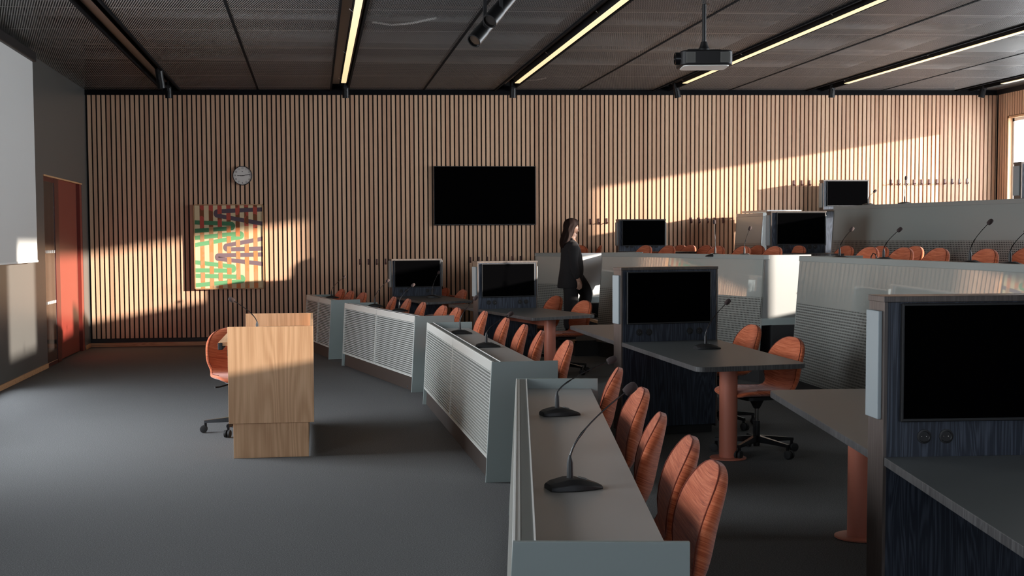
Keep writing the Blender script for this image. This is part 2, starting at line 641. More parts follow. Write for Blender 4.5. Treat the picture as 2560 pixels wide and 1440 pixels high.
for i, q in enumerate(LEFT_FILL):
    w = bpy.data.objects.new('window_%d' % (i + 6), None)  # frame and pane around an added left-hand fill lamp
    COL.objects.link(w)
    w.location = (XL - .15, (q[0] + q[1]) / 2, q[2])
    struct(w)
    m = MB()
    for k in range(3):
        y = q[0] + (q[1] - q[0]) * k / 2
        m.bb(XL - .2, XL - .1, y - .03, y + .03, q[2], q[3])
    for z in (q[2] + .03, q[3] - .03):
        m.bb(XL - .2, XL - .1, q[0], q[1], z - .03, z + .03)
    m.build('window_frame', M['window_white'], w, w.location)
    MB().bb(XL - .15, XL - .145, q[0], q[1], q[2], q[3]).build('pane', M['glass'], w, w.location)
    window_light(*q, XL - .5, -90)  # fill lamp behind the added window
NEAR_FILL = (-3.0, 4.4, 1.0, 3.2)  # unseen window behind the camera, added for bluish fill
m = MB().bb(XL - .3, NEAR_FILL[0], YN - .2, YN, -.05, 4.9).bb(NEAR_FILL[1], XR + .4, YN - .2, YN, -.05, 4.9).bb(NEAR_FILL[0], NEAR_FILL[1], YN - .2, YN, -.05, NEAR_FILL[2]).bb(NEAR_FILL[0], NEAR_FILL[1], YN - .2, YN, NEAR_FILL[3], 4.9)
struct(m.build('wall_near', M['near_wall']))
w = bpy.data.objects.new('window_9', None)
COL.objects.link(w)
w.location = ((NEAR_FILL[0] + NEAR_FILL[1]) / 2, YN - .1, NEAR_FILL[2])
struct(w)
m = MB()
for k in range(5):
    x = NEAR_FILL[0] + (NEAR_FILL[1] - NEAR_FILL[0]) * k / 4
    m.bb(x - .03, x + .03, YN - .13, YN - .07, NEAR_FILL[2], NEAR_FILL[3])
m.build('window_frame', M['window_white'], w, w.location)
MB().bb(NEAR_FILL[0], NEAR_FILL[1], YN - .105, YN - .1, NEAR_FILL[2], NEAR_FILL[3]).build('pane', M['glass'], w, w.location)
l = bpy.data.objects.new('daylight', bpy.data.lights.new('daylight', 'AREA'))  # fill lamp outside the added near window
COL.objects.link(l)
l.data.shape = 'RECTANGLE'
l.data.size, l.data.size_y = NEAR_FILL[1] - NEAR_FILL[0], NEAR_FILL[3] - NEAR_FILL[2]
l.data.energy = NEAR_POWER
l.data.color = (0.72, 0.87, 1.0)
l.location = ((NEAR_FILL[0] + NEAR_FILL[1]) / 2, YN - .4, (NEAR_FILL[2] + NEAR_FILL[3]) / 2)
l.rotation_euler = (R(90), 0, 0)
bl = thing('building', 'pale pink rendered building seen outside through the far window', 'building', (24, 36, 0))
MB().bb(19, 30, 34, 38, -3, 9).build('facade', M['pink_wall'], bl, bl.location)
for k in range(3):
    MB().bb(20 + 2.6 * k, 21.2 + 2.6 * k, 33.95, 34.02, 3.2, 4.8).build('house_window', M['glass_dark'], bl, bl.location)

# ceiling: expanded metal panels under a ribbed deck
chx = [aty(p, 232, 18.7).x for p in (420, 850, 1268, 1672, 2062, 2440)]
jx = [aty(p, 231, 18.7).x for p in (642, 1065, 1462, 1845, 2235)]
edges = sorted([(x - .13, x + .13) for x in chx] + [(x - .012, x + .012) for x in jx])
b = MB()
x = XL
for e0, e1 in edges + [(XR, XR)]:
    if e0 > x:
        b.add([(x, YN, zc(x)), (e0, YN, zc(e0)), (e0, YB, zc(e0)), (x, YB, zc(x))], [(0, 3, 2, 1)])
    x = e1
struct(b.build('ceiling', M['mesh']))
b = MB()
for x in jx:
    b.box((x, (YN + YB) / 2, zc(x) + .02), (.03, YB - YN, .05))
struct(b.build('ceiling_joint', M['black_flat']))
struct(MB().bb(XL - .3, XR + .4, YN - .1, YB + .1, 4.62, 4.9).build('ceiling_deck', M['deck']))
for mat, pick in (('deck', (0, 1, 3, 4)), ('deck_beam', (2,))):
    b = MB()
    k, y = 0, YN
    while y < YB:
        if k % 5 in pick:
            h = .16 if k % 3 else .34
            b.bb(XL, XR, y, y + .17, 4.62 - h, 4.63)
        y += .36
        k += 1
    struct(b.build('ceiling_beam', M[mat]))
b = MB()
for y, r, z in ((17.9, .05, 4.1), (16.2, .09, 4.15), (14.3, .04, 4.05), (12.4, .07, 4.12), (9.9, .05, 4.1)):
    b.tube([(XL, y, z), (XR, y, z)], r, 10)
struct(b.build('ceiling_pipe', M['deck_beam'], smooth=40))
for i, (pts, r) in enumerate([([(930, 55), (980, 62), (1030, 58), (1090, 45)], .012), ([(1365, 195), (1340, 200), (1300, 202), (1262, 205)], .008)]):
    struct(MB().tube([at(px, py, 3.93) for px, py in pts], r, 6).build('ceiling_cable', M['pale'], smooth=60))

# channels with LED bars
led_far = [None, 208, 208, 208, 208, 208]
LN = ['left of the clock, unlit', 'above the painting', 'over the television', 'behind the projector', 'over the highest desk row', 'nearest the right wall']
for i, x in enumerate(chx):
    z = zc(x)
    t = thing('light_channel', ('black ceiling channel ' + LN[i]) if i == 0 else 'black ceiling channel with a warm light strip ' + LN[i], 'ceiling light', (x, 9, z), 0, 'ceiling light channels')
    o = t.location
    m = MB()
    for s in (-1, 1):
        m.bb(x + s * .128 - .012, x + s * .128 + .012, YN + .02, YB - .04, z - .02, z + .13)
    m.bb(x - .13, x + .13, YN + .02, YB - .04, z + .13, z + .14)
    m.build('rail', M['black_flat'], t, o)
    m = MB()
    m.bb(x - .11, x - .005, YN + .02, YB - .3, z + .055, z + .07)
    if i:
        m.bb(x + .075, x + .112, YN + .02, YB - .3, z + .055, z + .07)
    m.build('metal_tray', M['channel'], t, o)
    if i:
        yf = 18.0
        m = MB().bb(x + .0, x + .075, YN + .05, yf, z - .03, z + .05)
        m.build('bar_housing', M['black'], t, o)
        MB().bb(x + .003, x + .072, YN + .05, yf - .01, z - .037, z - .028).build('light_strip', M['led'], t, o)
        for yy in (yf - .05, yf - 2.6, yf - 5.4, yf - 8):
            m = MB().tube([(x - .03, yy, z + .03), (x + .02, yy, z - .015), (x + .04, yy, z + .05)], .008, 6)
            m.build('bracket', M['steel'], t, o, smooth=60)


def spot(p, aim, r, ln, label, yoke_top):
    aim = Vector(aim).normalized()
    t = thing('spotlight', label, 'spotlight', p, 0, 'black ceiling spotlights')
    q = aim.to_track_quat('Z', 'Y').to_matrix()
    c = Vector(p)
    m = MB()
    m.lathe([(r * .6, -ln * .5), (r, -ln * .46), (r, ln * .1), (r * 1.06, ln * .1), (r * 1.06, ln * .5), (r * .9, ln * .5), (r * .86, ln * .44)], c, 24, 0, q)
    m.build('lamp_body', M['black_satin'], t, c, smooth=35)
    MB().lathe([(r * .86, ln * .44), (r * .84, ln * .46)], c, 24, 0, q).build('lens', M['glass_dark'], t, c, smooth=35)
    m = MB().bb(c.x - .012, c.x + .012, c.y - r - .012, c.y - r, c.z - .03, yoke_top)
    m.bb(c.x - .03, c.x + .03, c.y - r - .02, c.y + .05, yoke_top - .04, yoke_top)
    m.build('yoke', M['black'], t, c)


SPN = [('left of the clock', 0), ('above the painting', 0), ('above the television', 0), ('right of the television, tilted right', .22), ('right of the projector', 0), ('nearest the right corner, tilted left', -.18)]
for i, (px, (nm, tl)) in enumerate(zip((421, 864, 1282, 1691, 2080, 2458), SPN)):
    p = aty(px, 226, 18.72)
    spot((p.x, p.y, p.z + .02), (tl, .12, -1), .046, .26, 'small black spotlight by the back wall ' + nm, zc(p.x) + .01)
p = aty(400, 195, 16.9)
spot((p.x, p.y, p.z), (.10, .25, -1), .05, .26, 'black spotlight second from the left corner, under the unlit channel', zc(p.x) + .01)
p = dist_at(1210, 72, 8.6)
q = dist_at(1250, 22, 8.3)
ax = (dist_at(1188, 98, 8.6) - dist_at(1232, 45, 8.75)).normalized()
spot(p, ax, .047, .30, 'large black tube spotlight at the top edge, lower of the pair', zc(p.x) + .02)
spot(q, ax, .047, .30, 'large black tube spotlight at the top edge, upper of the pair', zc(q.x) + .02)

# projector
pc = dist_at(1760, 150, 12.3)
t = thing('projector', 'black ceiling projector hanging on a pole above the tiers', 'projector', (pc.x, pc.y, pc.z), R(-8))


def rrect(w, d, r, n=5):
    out = []
    for sx, sy, a0 in ((1, 1, 0), (-1, 1, 90), (-1, -1, 180), (1, -1, 270)):
        for k in range(n + 1):
            a = R(a0 + 90 * k / n)
            out.append((sx * (w / 2 - r) + r * math.cos(a), sy * (d / 2 - r) + r * math.sin(a)))
    return out


m = MB().prism(rrect(.50, .40, .07), -.07, .07)
m.build('body', M['black'], t, smooth=30, bevel=.012)
MB().prism(rrect(.44, .34, .06), -.078, -.069).build('underside', M['pale'], t, smooth=30)
for x in (-.2, .13):
    m = MB().bb(x - .006, x + .086, -.2005, -.199, -.05, .05)
    for k in range(9):
        m.bb(x + k * .009, x + k * .009 + .005, -.203, -.197, -.045, .045)
    m.build('vent', M['gap'], t)
m = MB().lathe([(.062, 0), (.062, .05), (.052, .055), (.048, .02)], (-.245, -.09, 0), 24, 0, Matrix.Rotation(R(-90), 3, 'Y'))
m.build('lens_ring', M['black_gloss'], t, smooth=35)
MB().ball((-.268, -.09, 0), (.02, .046, .046)).build('lens', M['steel'], t, smooth=180)
m = MB().bb(-.13, .15, -.08, .08, .07, .085).bb(-.16, -.02, -.02, .02, .085, .105).bb(.0, .16, -.02, .02, .085, .1)
m.lathe([(.05, 0), (.055, .02), (.04, .05), (.03, .09)], (0, 0, .085), 16)
m.build('mount', M['black'], t, smooth=35)
MB().tube([(0, 0, .16), (0, 0, zc(pc.x) - pc.z + .03)], .02, 14).build('pole', M['black'], t, smooth=40)
MB().lathe([(.06, 0), (.06, .02)], (0, 0, zc(pc.x) - pc.z), 20).build('ceiling_plate', M['black'], t, smooth=35)

# ------------------------------------------------------------------ things on the walls
# television
a, c = aty(1084, 415, YB - .06), aty(1340, 562.5, YB - .06)
t = thing('television', 'large black television on the slatted back wall', 'television', ((a.x + c.x) / 2, YB - .03, (a.z + c.z) / 2))
MB().bb(a.x, c.x, YB - .055, YB - .004, c.z, a.z).build('casing', M['black'], t, t.location, bevel=.003)
MB().bb(a.x + .012, c.x - .012, YB - .058, YB - .05, c.z + .018, a.z - .012).build('screen', M['screen'], t, t.location)

# clock
c = aty(606, 439, YB - .03)
t = thing('wall_clock', 'round white wall clock above the colourful painting', 'clock', (c.x, YB, c.z))
RC = .143
qy = Matrix.Rotation(R(90), 3, 'X')
MB().lathe([(RC, 0), (RC, .04), (RC - .008, .045), (RC - .010, .030)], (0, 0, 0), 48, 0, qy, False).build('rim', M['ink'], t, smooth=35)
MB().lathe([(RC - .008, .0), (RC - .008, .034)], (0, 0, 0), 48, 0, qy).build('dial', M['dial'], t, smooth=35)


def text_mesh(txt, size):
    cu = bpy.data.curves.new('t', 'FONT')
    cu.body = txt
    cu.size = size
    cu.align_x = 'CENTER'
    cu.align_y = 'CENTER'
    cu.extrude = .0006
    o = bpy.data.objects.new('t', cu)
    COL.objects.link(o)
    dg = bpy.context.evaluated_depsgraph_get()
    me = bpy.data.meshes.new_from_object(o.evaluated_get(dg))
    vs = [v.co.copy() for v in me.vertices]
    fs = [tuple(p.vertices) for p in me.polygons]
    bpy.data.objects.remove(o)
    bpy.data.curves.remove(cu)
    bpy.data.meshes.remove(me)
    return vs, fs


for h in range(1, 13):
    vs, fs = text_mesh(str(h), .036)
    a = R(90 - 30 * h)
    MB().add([(v.x + .108 * math.cos(a), -.0348 - v.z, v.y + .108 * math.sin(a)) for v in vs], fs).build('numeral', M['ink'], t)
m = MB()
for k in range(60):
    a = R(6 * k)
    rr = Matrix.Rotation(-a, 3, 'Y')
    m.box(rr @ Vector((0, -.0348, .130)), (.0016 if k % 5 else .003, .001, .006), rr)
m.build('minute_marking', M['ink'], t)
for nm, ang, ln, w in (('hour_hand', 272, .085, .009), ('minute_hand', 81, .128, .007)):
    rr = Matrix.Rotation(R(ang), 3, 'Y')
    MB().box(rr @ Vector((0, -.038, ln / 2 - .02)), (w, .002, ln + .02), rr).build(nm, M['ink'], t)
MB().bb(-.008, .008, -.0355, -.0345, .056, .063).build('maker_mark', M['ink'], t)
MB().lathe([(.008, 0), (.008, .04)], (0, 0, 0), 14, 0, qy).build('hub', M['ink'], t, smooth=35)

# painting
a, c = aty(483, 511, YB - .07), aty(661, 722, YB - .07)
t = thing('painting', 'abstract painting of interwoven green, purple and orange bands', 'painting', ((a.x + c.x) / 2, YB, (a.z + c.z) / 2))
PW, PH = c.x - a.x, a.z - c.z
m = MB()
for s in (-1, 1):
    m.box((s * (PW / 2 - .006), -.04, 0), (.012, .06, PH))
    m.box((0, -.04, s * (PH / 2 - .006)), (PW, .06, .012))
m.build('frame', M['frame_wood'], t)
b = MB()
cw, ch = PW - .03, PH - .03


def pp(x, y, lay):                    # photographed canvas units -> canvas plane
    return ((x - 620) / 636 * cw, -.058 - lay * .0006, (847.5 - y) / 749 * ch)


def quad(x0, y0, x1, y1, lay, mi):
    b.add([pp(x0, y1, lay), pp(x1, y1, lay), pp(x1, y0, lay), pp(x0, y0, lay)], [(0, 1, 2, 3)], mi)


b.bb(-cw / 2, cw / 2, -.058, -.015, -ch / 2, ch / 2, 0)
bars = [350, 435, 517, 600, 685, 767, 850]
for i, x in enumerate(bars):
    quad(x, 473, x + 40, 700 - 12 * (i % 3) - 20 * i / 6, 1, 2)  # upper length, in the paint darkened for shade
    quad(x, 700 - 12 * (i % 3) - 20 * i / 6, x + 40, 1222, 1, 1)
snakes = [((938, 510), (515, 527), (938, 640), (515, 565), 5), ((302, 625), (645, 640), (302, 702), (645, 680), 4), ((302, 765), (730, 727), (302, 830), (730, 760), 3),
          ((938, 775), (600, 835), (938, 865), (600, 870), 6), ((938, 918), (518, 925), (938, 1005), (518, 955), 6), ((302, 985), (648, 1025), (302, 1058), (648, 1064), 3), ((302, 1108), (732, 1120), (302, 1192), (732, 1160), 3)]
arms = []
for (p0, p1, q0, q1, mi) in snakes:
    for (u, w) in ((p0, p1), (q0, q1)):
        b.add([pp(u[0], u[1] + 19, 2), pp(w[0], w[1] + 19, 2), pp(w[0], w[1] - 19, 2), pp(u[0], u[1] - 19, 2)], [(0, 1, 2, 3) if w[0] > u[0] else (3, 2, 1, 0)], mi)
        arms.append((u, w))
    cxm, cym, rad = p1[0], (p1[1] + q1[1]) / 2, abs(q1[1] - p1[1]) / 2 + 19
    s = 1 if p1[0] > p0[0] else -1
    vs = [pp(cxm, cym, 2)] + [pp(cxm + s * rad * .92 * math.cos(R(k)), cym - s * rad * math.sin(R(k)), 2) for k in range(-90, 91, 15)]
    b.add(vs, [(0, k + 1, k + 2) for k in range(len(vs) - 2)], mi)
for j, (u, w) in enumerate(arms):
    for i, x in enumerate(bars):
        lo, hi = sorted((u[0], w[0]))
        if lo <= x and x + 40 <= hi + 12 and (i + j) % 2 == 0:
            f = (x + 20 - u[0]) / (w[0] - u[0])
            yy = u[1] + f * (w[1] - u[1])
            quad(x, yy - 26, x + 40, yy + 26, 3, 2 if yy < 680 else 1)
b.build('canvas', [M['cream'], M['bars'], M['bars_dark'], M['green'], M['green_dark'], M['purple'], M['mauve']], t)

# projection screen on the left wall
ys0, ys1 = 11.2, atx(87, 400, XL + .12).y
z1 = 3.62
z0 = atx(88, 653, XL + .12).z
t = thing('projection_screen', 'white pull-down projection screen hanging on the dark left wall', 'screen', (XL + .12, (ys0 + ys1) / 2, z0))
MB().bb(XL + .118, XL + .122, ys0, ys1, z0, z1).build('cloth', screen_white(), t, t.location)
MB().bb(XL + .108, XL + .132, ys0, ys1, z0 - .012, z0 + .012).build('bottom_bar', M['white'], t, t.location, bevel=.004)
MB().bb(XL + .02, XL + .16, ys0 - .1, ys1 + .03, z1, z1 + .11).build('roller_case', M['black'], t, t.location, bevel=.01)

# coat hooks
HK = [((900, 655), (921, 655), (942, 655), (964, 654), (1176, 650), (1197, 649.5), (1218, 649), (1238.6, 648.5), (1259.5, 648), (1280.6, 647.5), (1301, 647)),
      ((1476, 554), (1496.5, 553.5), (1517, 553), (1728, 551), (1748, 551), (1768.5, 551), (1788, 551), (1807.5, 551)),
      ((1985, 458), (2004.5, 458), (2024, 458), (2228, 456), (2247, 456), (2266, 456), (2285, 455.5), (2304, 455.5), (2323, 455), (2342, 455), (2361, 454.5), (2380, 454), (2398, 454), (2417, 453.5))]
ORD = ['first', 'second', 'third', 'fourth', 'fifth', 'sixth', 'seventh', 'eighth', 'ninth', 'tenth', 'eleventh', 'twelfth', 'thirteenth', 'fourteenth']
hook0 = None
for row, nm in zip(HK, ('lowest', 'middle', 'highest')):
    for i, (px, py) in enumerate(row):
        p = aty(px, py, YB)
        lab = 'small dark coat hook on the slatted wall, %s from left in the %s row' % (ORD[i], nm)
        if hook0 is None:
            hook0 = thing('coat_hook', lab, 'coat hook', (p.x, YB - .004, p.z), 0, 'coat hooks on the slat wall')
            MB().bb(-.012, .012, -.008, .006, -.045, .045).build('plate', M['hook'], hook0, bevel=.002)
            MB().tube([(0, -.005, -.02), (0, -.035, -.036), (0, -.05, -.03), (0, -.052, -.012)], .006, 8).build('peg', M['hook'], hook0, smooth=60)
        else:
            dup(hook0, (p.x, YB - .004, p.z), 0, lab)

# ------------------------------------------------------------------ stepped tiers
def V2(p):
    return Vector((p.x, p.y, 0))


F1n, F1f = aty(1422, 633, 18.0), aty(1338, 632, 18.75)
F2n, F2f = aty(1912, 634, 13.0), aty(1505, 634, 16.35)
F3f = aty(2000, 640, 11.7)
F3n = Vector((4.42, 6.4, F3f.z))
G1n, G1f = aty(1908, 533, 18.0), aty(1842, 534, 18.85)
G2f, _g2 = aty(2085, 521, 16.1), aty(2560, 490.5, 12.9)
G2n = _g2 + (_g2 - G2f) * .05
G3f = G2n + (G2n - G2f).normalized() * 1.3
G3n = G3f + Vector((.15, -3.8, .02))
T3, T4 = .62, 1.24


def tier(name, poly, z0, z1, side, top):
    m = MB().prism(poly, z0, z1, 0)
    m.m = [0, 0] + [1] * len(poly)
    return struct(m.build(name, [top, side]))


def ins(p, d=.09):
    return (p.x + d, p.y)


tier('tier_platform', [(4.5, YN), ins(F3n), ins(F3f), (5.42, F3f.y + .02), (5.42, F2n.y - .02), ins(F2n), ins(F2f), (4.42, F2f.y + .03), (4.42, F1n.y - .03), ins(F1n), ins(F1f), (F1f.x + .09, YB), (XR, YB), (XR, YN)],
     .004, T3, M['plinth_black'], M['carpet'])
tier('tier_platform', [(G3n.x + .2, YN), ins(G3n), ins(G3f), (8.4, G3f.y + .03), (8.4, G2n.y - .03), ins(G2n), ins(G2f), (7.75, G2f.y + .03), (7.75, G1n.y - .03), ins(G1n), ins(G1f), (G1f.x + .09, YB - .01), (XR - .01, YB - .01), (XR - .01, YN)],
     T3, T4, M['plinth_black'], M['carpet'])


def steps(x0, x1, ya, yb, z0, n, skew, label):
    t = thing('aisle_steps', label, 'steps', (x0, (ya + yb) / 2, z0 + .002))
    t['kind'] = 'structure'
    for k in range(n):
        a = x0 + (x1 - x0) * k / n
        z = z0 + .207 * (k + 1)
        m = MB().prism([(a, ya), (x1, ya), (x1, yb), (a, yb)], z - .205, z)
        m.m = [0, 0, 1, 1, 1, 1]
        m.build('step', [M['carpet'], M['plinth_black']], t, t.location)
        MB().bb(a - .012, a + .03, ya, yb, z - .035, z + .004).build('nosing', M['oak_trim'], t, t.location, bevel=.003)


steps(4.72, 5.40, F3f.y + .03, F2n.y - .03, 0, 2, 0, 'carpeted aisle steps with oak nosings between two long tier desks')
steps(3.42, 4.40, F2f.y + .05, F1n.y - .05, 0, 2, 0, 'carpeted aisle steps climbed by the woman in black')
steps(7.1, 7.72, G2f.y + .05, G1n.y - .05, T3, 2, 0, 'upper carpeted aisle steps beside the highest desk row')


# ------------------------------------------------------------------ tier desks with tall fronts
def tier_desk(n_, f_, floor, label, depth=.62, near_mat='end_panel', lift=None):
    zt_ = (n_.z + f_.z) / 2
    zb = floor - .42
    zs = zt_ - .455
    al = V2(f_) - V2(n_)
    L = al.length
    al.normalize()
    inn = Vector((al.y, -al.x, 0))
    if inn.x < 0:
        inn = -inn
    up = Vector((0, 0, 1))
    slant = .085 / 1.18
    base = (V2(n_) + V2(f_)) / 2
    base.z = zb if lift is None else lift
    t = thing('tier_desk', label, 'desk', base, 0, 'tier desks with perforated fronts')

    def P(u, z, d=0.0):
        return V2(n_) + al * u + up * z + inn * (d - (zt_ - z) * slant)
    m = MB().slab([P(0, zs), P(L, zs), P(L, zt_ - .05), P(0, zt_ - .05)], inn * .018)
    m.build('upper_panel', M['fascia' if floor == T3 else 'fascia_matt'], t, base)
    m = MB().slab([P(-.004, zt_ - .05, -.006), P(L + .004, zt_ - .05, -.006), P(L + .004, zt_, -.006), P(-.004, zt_, -.006)], inn * .075)
    m.build('top_rail', M['grey'], t, base, bevel=.003)
    # perforated part in its own axes, so that its holes follow it
    o0 = P(0, zb)
    zax = (P(0, zs) - o0)
    hh = zax.length
    zax.normalize()
    q = Matrix((al, zax.cross(al), zax)).transposed()
    m = MB().box((L / 2, .009 * (1 if (zax.cross(al)).dot(inn) > 0 else -1), hh / 2), (L, .018, hh))
    o = m.build('perforated_panel', M['perf'], t)
    o.location = o0 - base
    o.rotation_euler = q.to_euler()
    z0 = max(base.z, floor - T3) if lift is None else lift
    m = MB().slab([P(0, z0, .05), P(L, z0, .05), P(L, zb, .05), P(0, zb, .05)], inn * .02) if zb - z0 > .02 else None
    if m:
        m.build('plinth', M['plinth_black'], t, base)
    m = MB().slab([P(.02, floor + .70, .075), P(L - .02, floor + .70, .075), P(L - .02, floor + .70, depth - .03 + .05), P(.02, floor + .70, depth - .03 + .05)], up * .028)
    m.build('worktop', M['top'], t, base)
    for nm, u, s in (('near', 0, 1), ('far', L, -1)):
        r0 = P(u, zt_, depth)
        r1 = Vector((r0.x, r0.y, floor + .075))
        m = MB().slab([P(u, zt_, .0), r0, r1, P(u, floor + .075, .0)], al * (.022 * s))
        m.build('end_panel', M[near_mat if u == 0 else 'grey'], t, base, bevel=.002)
        m = MB().slab([P(u, floor + .075, .02), r1, Vector((r0.x, r0.y, floor)), P(u, floor, .02)], al * (.02 * s))
        m.build('end_plinth', M['grey_blue'], t, base)
    return t


tier_desk(F1n, F1f, T3, 'short grey tier desk against the slat wall behind the woman', near_mat='pale', lift=.002)  # pale end panel: sunlight put into its colour
tier_desk(F2n, F2f, T3, 'long grey tier desk between the two aisles, perforated below', lift=.002)
tier_desk(F3n, F3f, T3, 'long grey tier desk running out at the right, reflecting the painting', lift=.002)
tier_desk(G1n, G1f, T4, 'short grey desk of the upper tier standing by the slat wall', lift=T3 + .002)
tier_desk(G2n, G2f, T4, 'long grey desk of the upper tier under the row of hooks', lift=T3 + .002)
tier_desk(G3n, G3f, T4, 'grey desk of the upper tier outside the right picture edge', lift=T3 + .002)

# ------------------------------------------------------------------ front desks
ZD = .78


def front_desk(fn, ff, rf, rn, label):
    fn, ff, rf, rn = (V2(at(*p, ZD)) for p in (fn, ff, rf, rn))
    al = ff - fn
    L = al.length
    al.normalize()
    dp = Vector((al.y, -al.x, 0))
    D = (dp.dot(rn - fn) + dp.dot(rf - ff)) / 2
    up = Vector((0, 0, 1))
    base = fn + al * L / 2 + dp * D / 2
    t = thing('front_desk', label, 'desk', base, 0, 'front row desks with louvred fronts')

    def P(u, z, d=0.0):
        return fn + al * u + up * z + dp * (d - .045 * max(0, (ZD - z)) / ZD)
    for u, s in ((0, 1), (L, -1)):
        MB().slab([P(u, 0), fn + al * u + dp * D, fn + al * u + dp * D + up * ZD, P(u, ZD)], al * (.018 * s)).build('side_panel', M['grey_blue'], t, base, bevel=.0015)
    MB().slab([P(.02, .005, .03), P(L - .02, .005, .03), P(L - .02, .16, .03), P(.02, .16, .03)], dp * .018).build('plinth', M['plinth_brown'], t, base)
    MB().slab([P(.02, .15, .03), P(L - .02, .15, .03), P(L - .02, .74, .03), P(.02, .74, .03)], dp * .018).build('back_board', M['gap'], t, base)
    for h in (0, 1):
        u0, u1 = (.018, L / 2 - .003) if h == 0 else (L / 2 + .003, L - .018)
        m = MB()
        z = .168
        while z < .715:
            m.slab([P(u0 + .012, z, .004), P(u1 - .012, z, .004), P(u1 - .012, z + .0115, 0), P(u0 + .012, z + .0115, 0)], dp * .016)
            z += .0213
        m.slab([P(u0, .155), P(u1, .155), P(u1, .167), P(u0, .167)], dp * .02)
        m.slab([P(u0, .715), P(u1, .715), P(u1, ZD - .002), P(u0, ZD - .002)], dp * .02)
        for a in (u0, u1 - .014):
            m.slab([P(a, .155), P(a + .014, .155), P(a + .014, .73), P(a, .73)], dp * .02)
        m.build('louvred_panel', M['louver'], t, base)
    m = MB().slab([P(.018, ZD - .018, .004), P(L - .018, ZD - .018, .004), P(L - .018, ZD - .018, .060), P(.018, ZD - .018, .060)], up * .015)
    m.slab([P(.018, .70, .046), P(L - .018, .70, .046), P(L - .018, ZD - .004, .046), P(.018, ZD - .004, .046)], dp * .014)
    m.build('ledge', M['ledge'], t, base)
    m = MB()
    for d in (.001, .056):
        m.slab([P(.018, ZD - .004, d), P(L - .018, ZD - .004, d), P(L - .018, ZD - .004, d + .005), P(.018, ZD - .004, d + .005)], up * .005)
    m.build('edge_strip', M['pale'], t, base)
    MB().slab([P(.018, .698, .058), P(L - .018, .698, .058), P(L - .018, .698, D - .035), P(.018, .698, D - .035)], up * .026).build('worktop', M['top'], t, base)
    return t, fn, al, dp, L, D


DK = [((1282, 1355), (1290, 946), (1490, 943), (1728, 1350), 'nearest of the louvred grey front desks, two microphones on it'),
      ((1230, 905), (1067, 806), (1173.5, 803), (1403, 903), 'second louvred front desk, behind the nearest one, brightly streaked front'),
      ((1038, 791), (861, 757.5), (942, 755), (1143, 790), 'third louvred front desk, just right of the lectern'),
      ((828, 750), (766, 737), (828, 736), (905, 748), 'farthest louvred front desk, standing by the slat wall')]
desks = [front_desk(*d) for d in DK]

# ------------------------------------------------------------------ monitor tables
def socket(t, p, nrm, base):
    q = Vector(nrm).to_track_quat('Z', 'Y').to_matrix()
    o = MB().lathe([(.027, 0), (.027, .004), (.021, .005), (.019, .001)], p, 20, 0, q).build('power_socket', M['black'], t, base, smooth=35)
    m = MB()
    for s in (-1, 1):
        m.ball(Vector(p) + q @ Vector((s * .009, 0, .001)), .0025, 6, 4)
    m.build('contact', M['steel'], o, base, smooth=180)


def column(t, p, z0, z1, base):
    o = MB().lathe([(.064, .008), (.064, z1 - z0)], (p[0], p[1], z0), 28).build('column', M['coral'], t, base, smooth=35)
    MB().lathe([(.128, 0), (.128, .007), (.124, .009), (.064, .010)], (p[0], p[1], z0), 40).build('base_disc', M['coral'], o, base, smooth=35)


def round_poly(P, r, which, n=6):
    out = []
    k = len(P)
    for i, p in enumerate(P):
        if i not in which:
            out.append((p[0], p[1]))
            continue
        p = Vector((p[0], p[1]))
        a = Vector((P[i - 1][0], P[i - 1][1])) - p
        c = Vector((P[(i + 1) % k][0], P[(i + 1) % k][1])) - p
        a = p + a.normalized() * r
        c = p + c.normalized() * r
        for j in range(n + 1):
            s = j / n
            q = a * (1 - s) ** 2 + p * 2 * s * (1 - s) + c * s * s
            out.append((q.x, q.y))
    return out


def tabletop(poly, z, t, base, which):
    pl = round_poly(poly, .075, which)
    m = MB().prism(pl, z - .032, z)
    m.m = [1, 0] + [1] * len(pl)
    m.build('tabletop', [M['lino'], M['dark_edge']], t, base, bevel=.002)


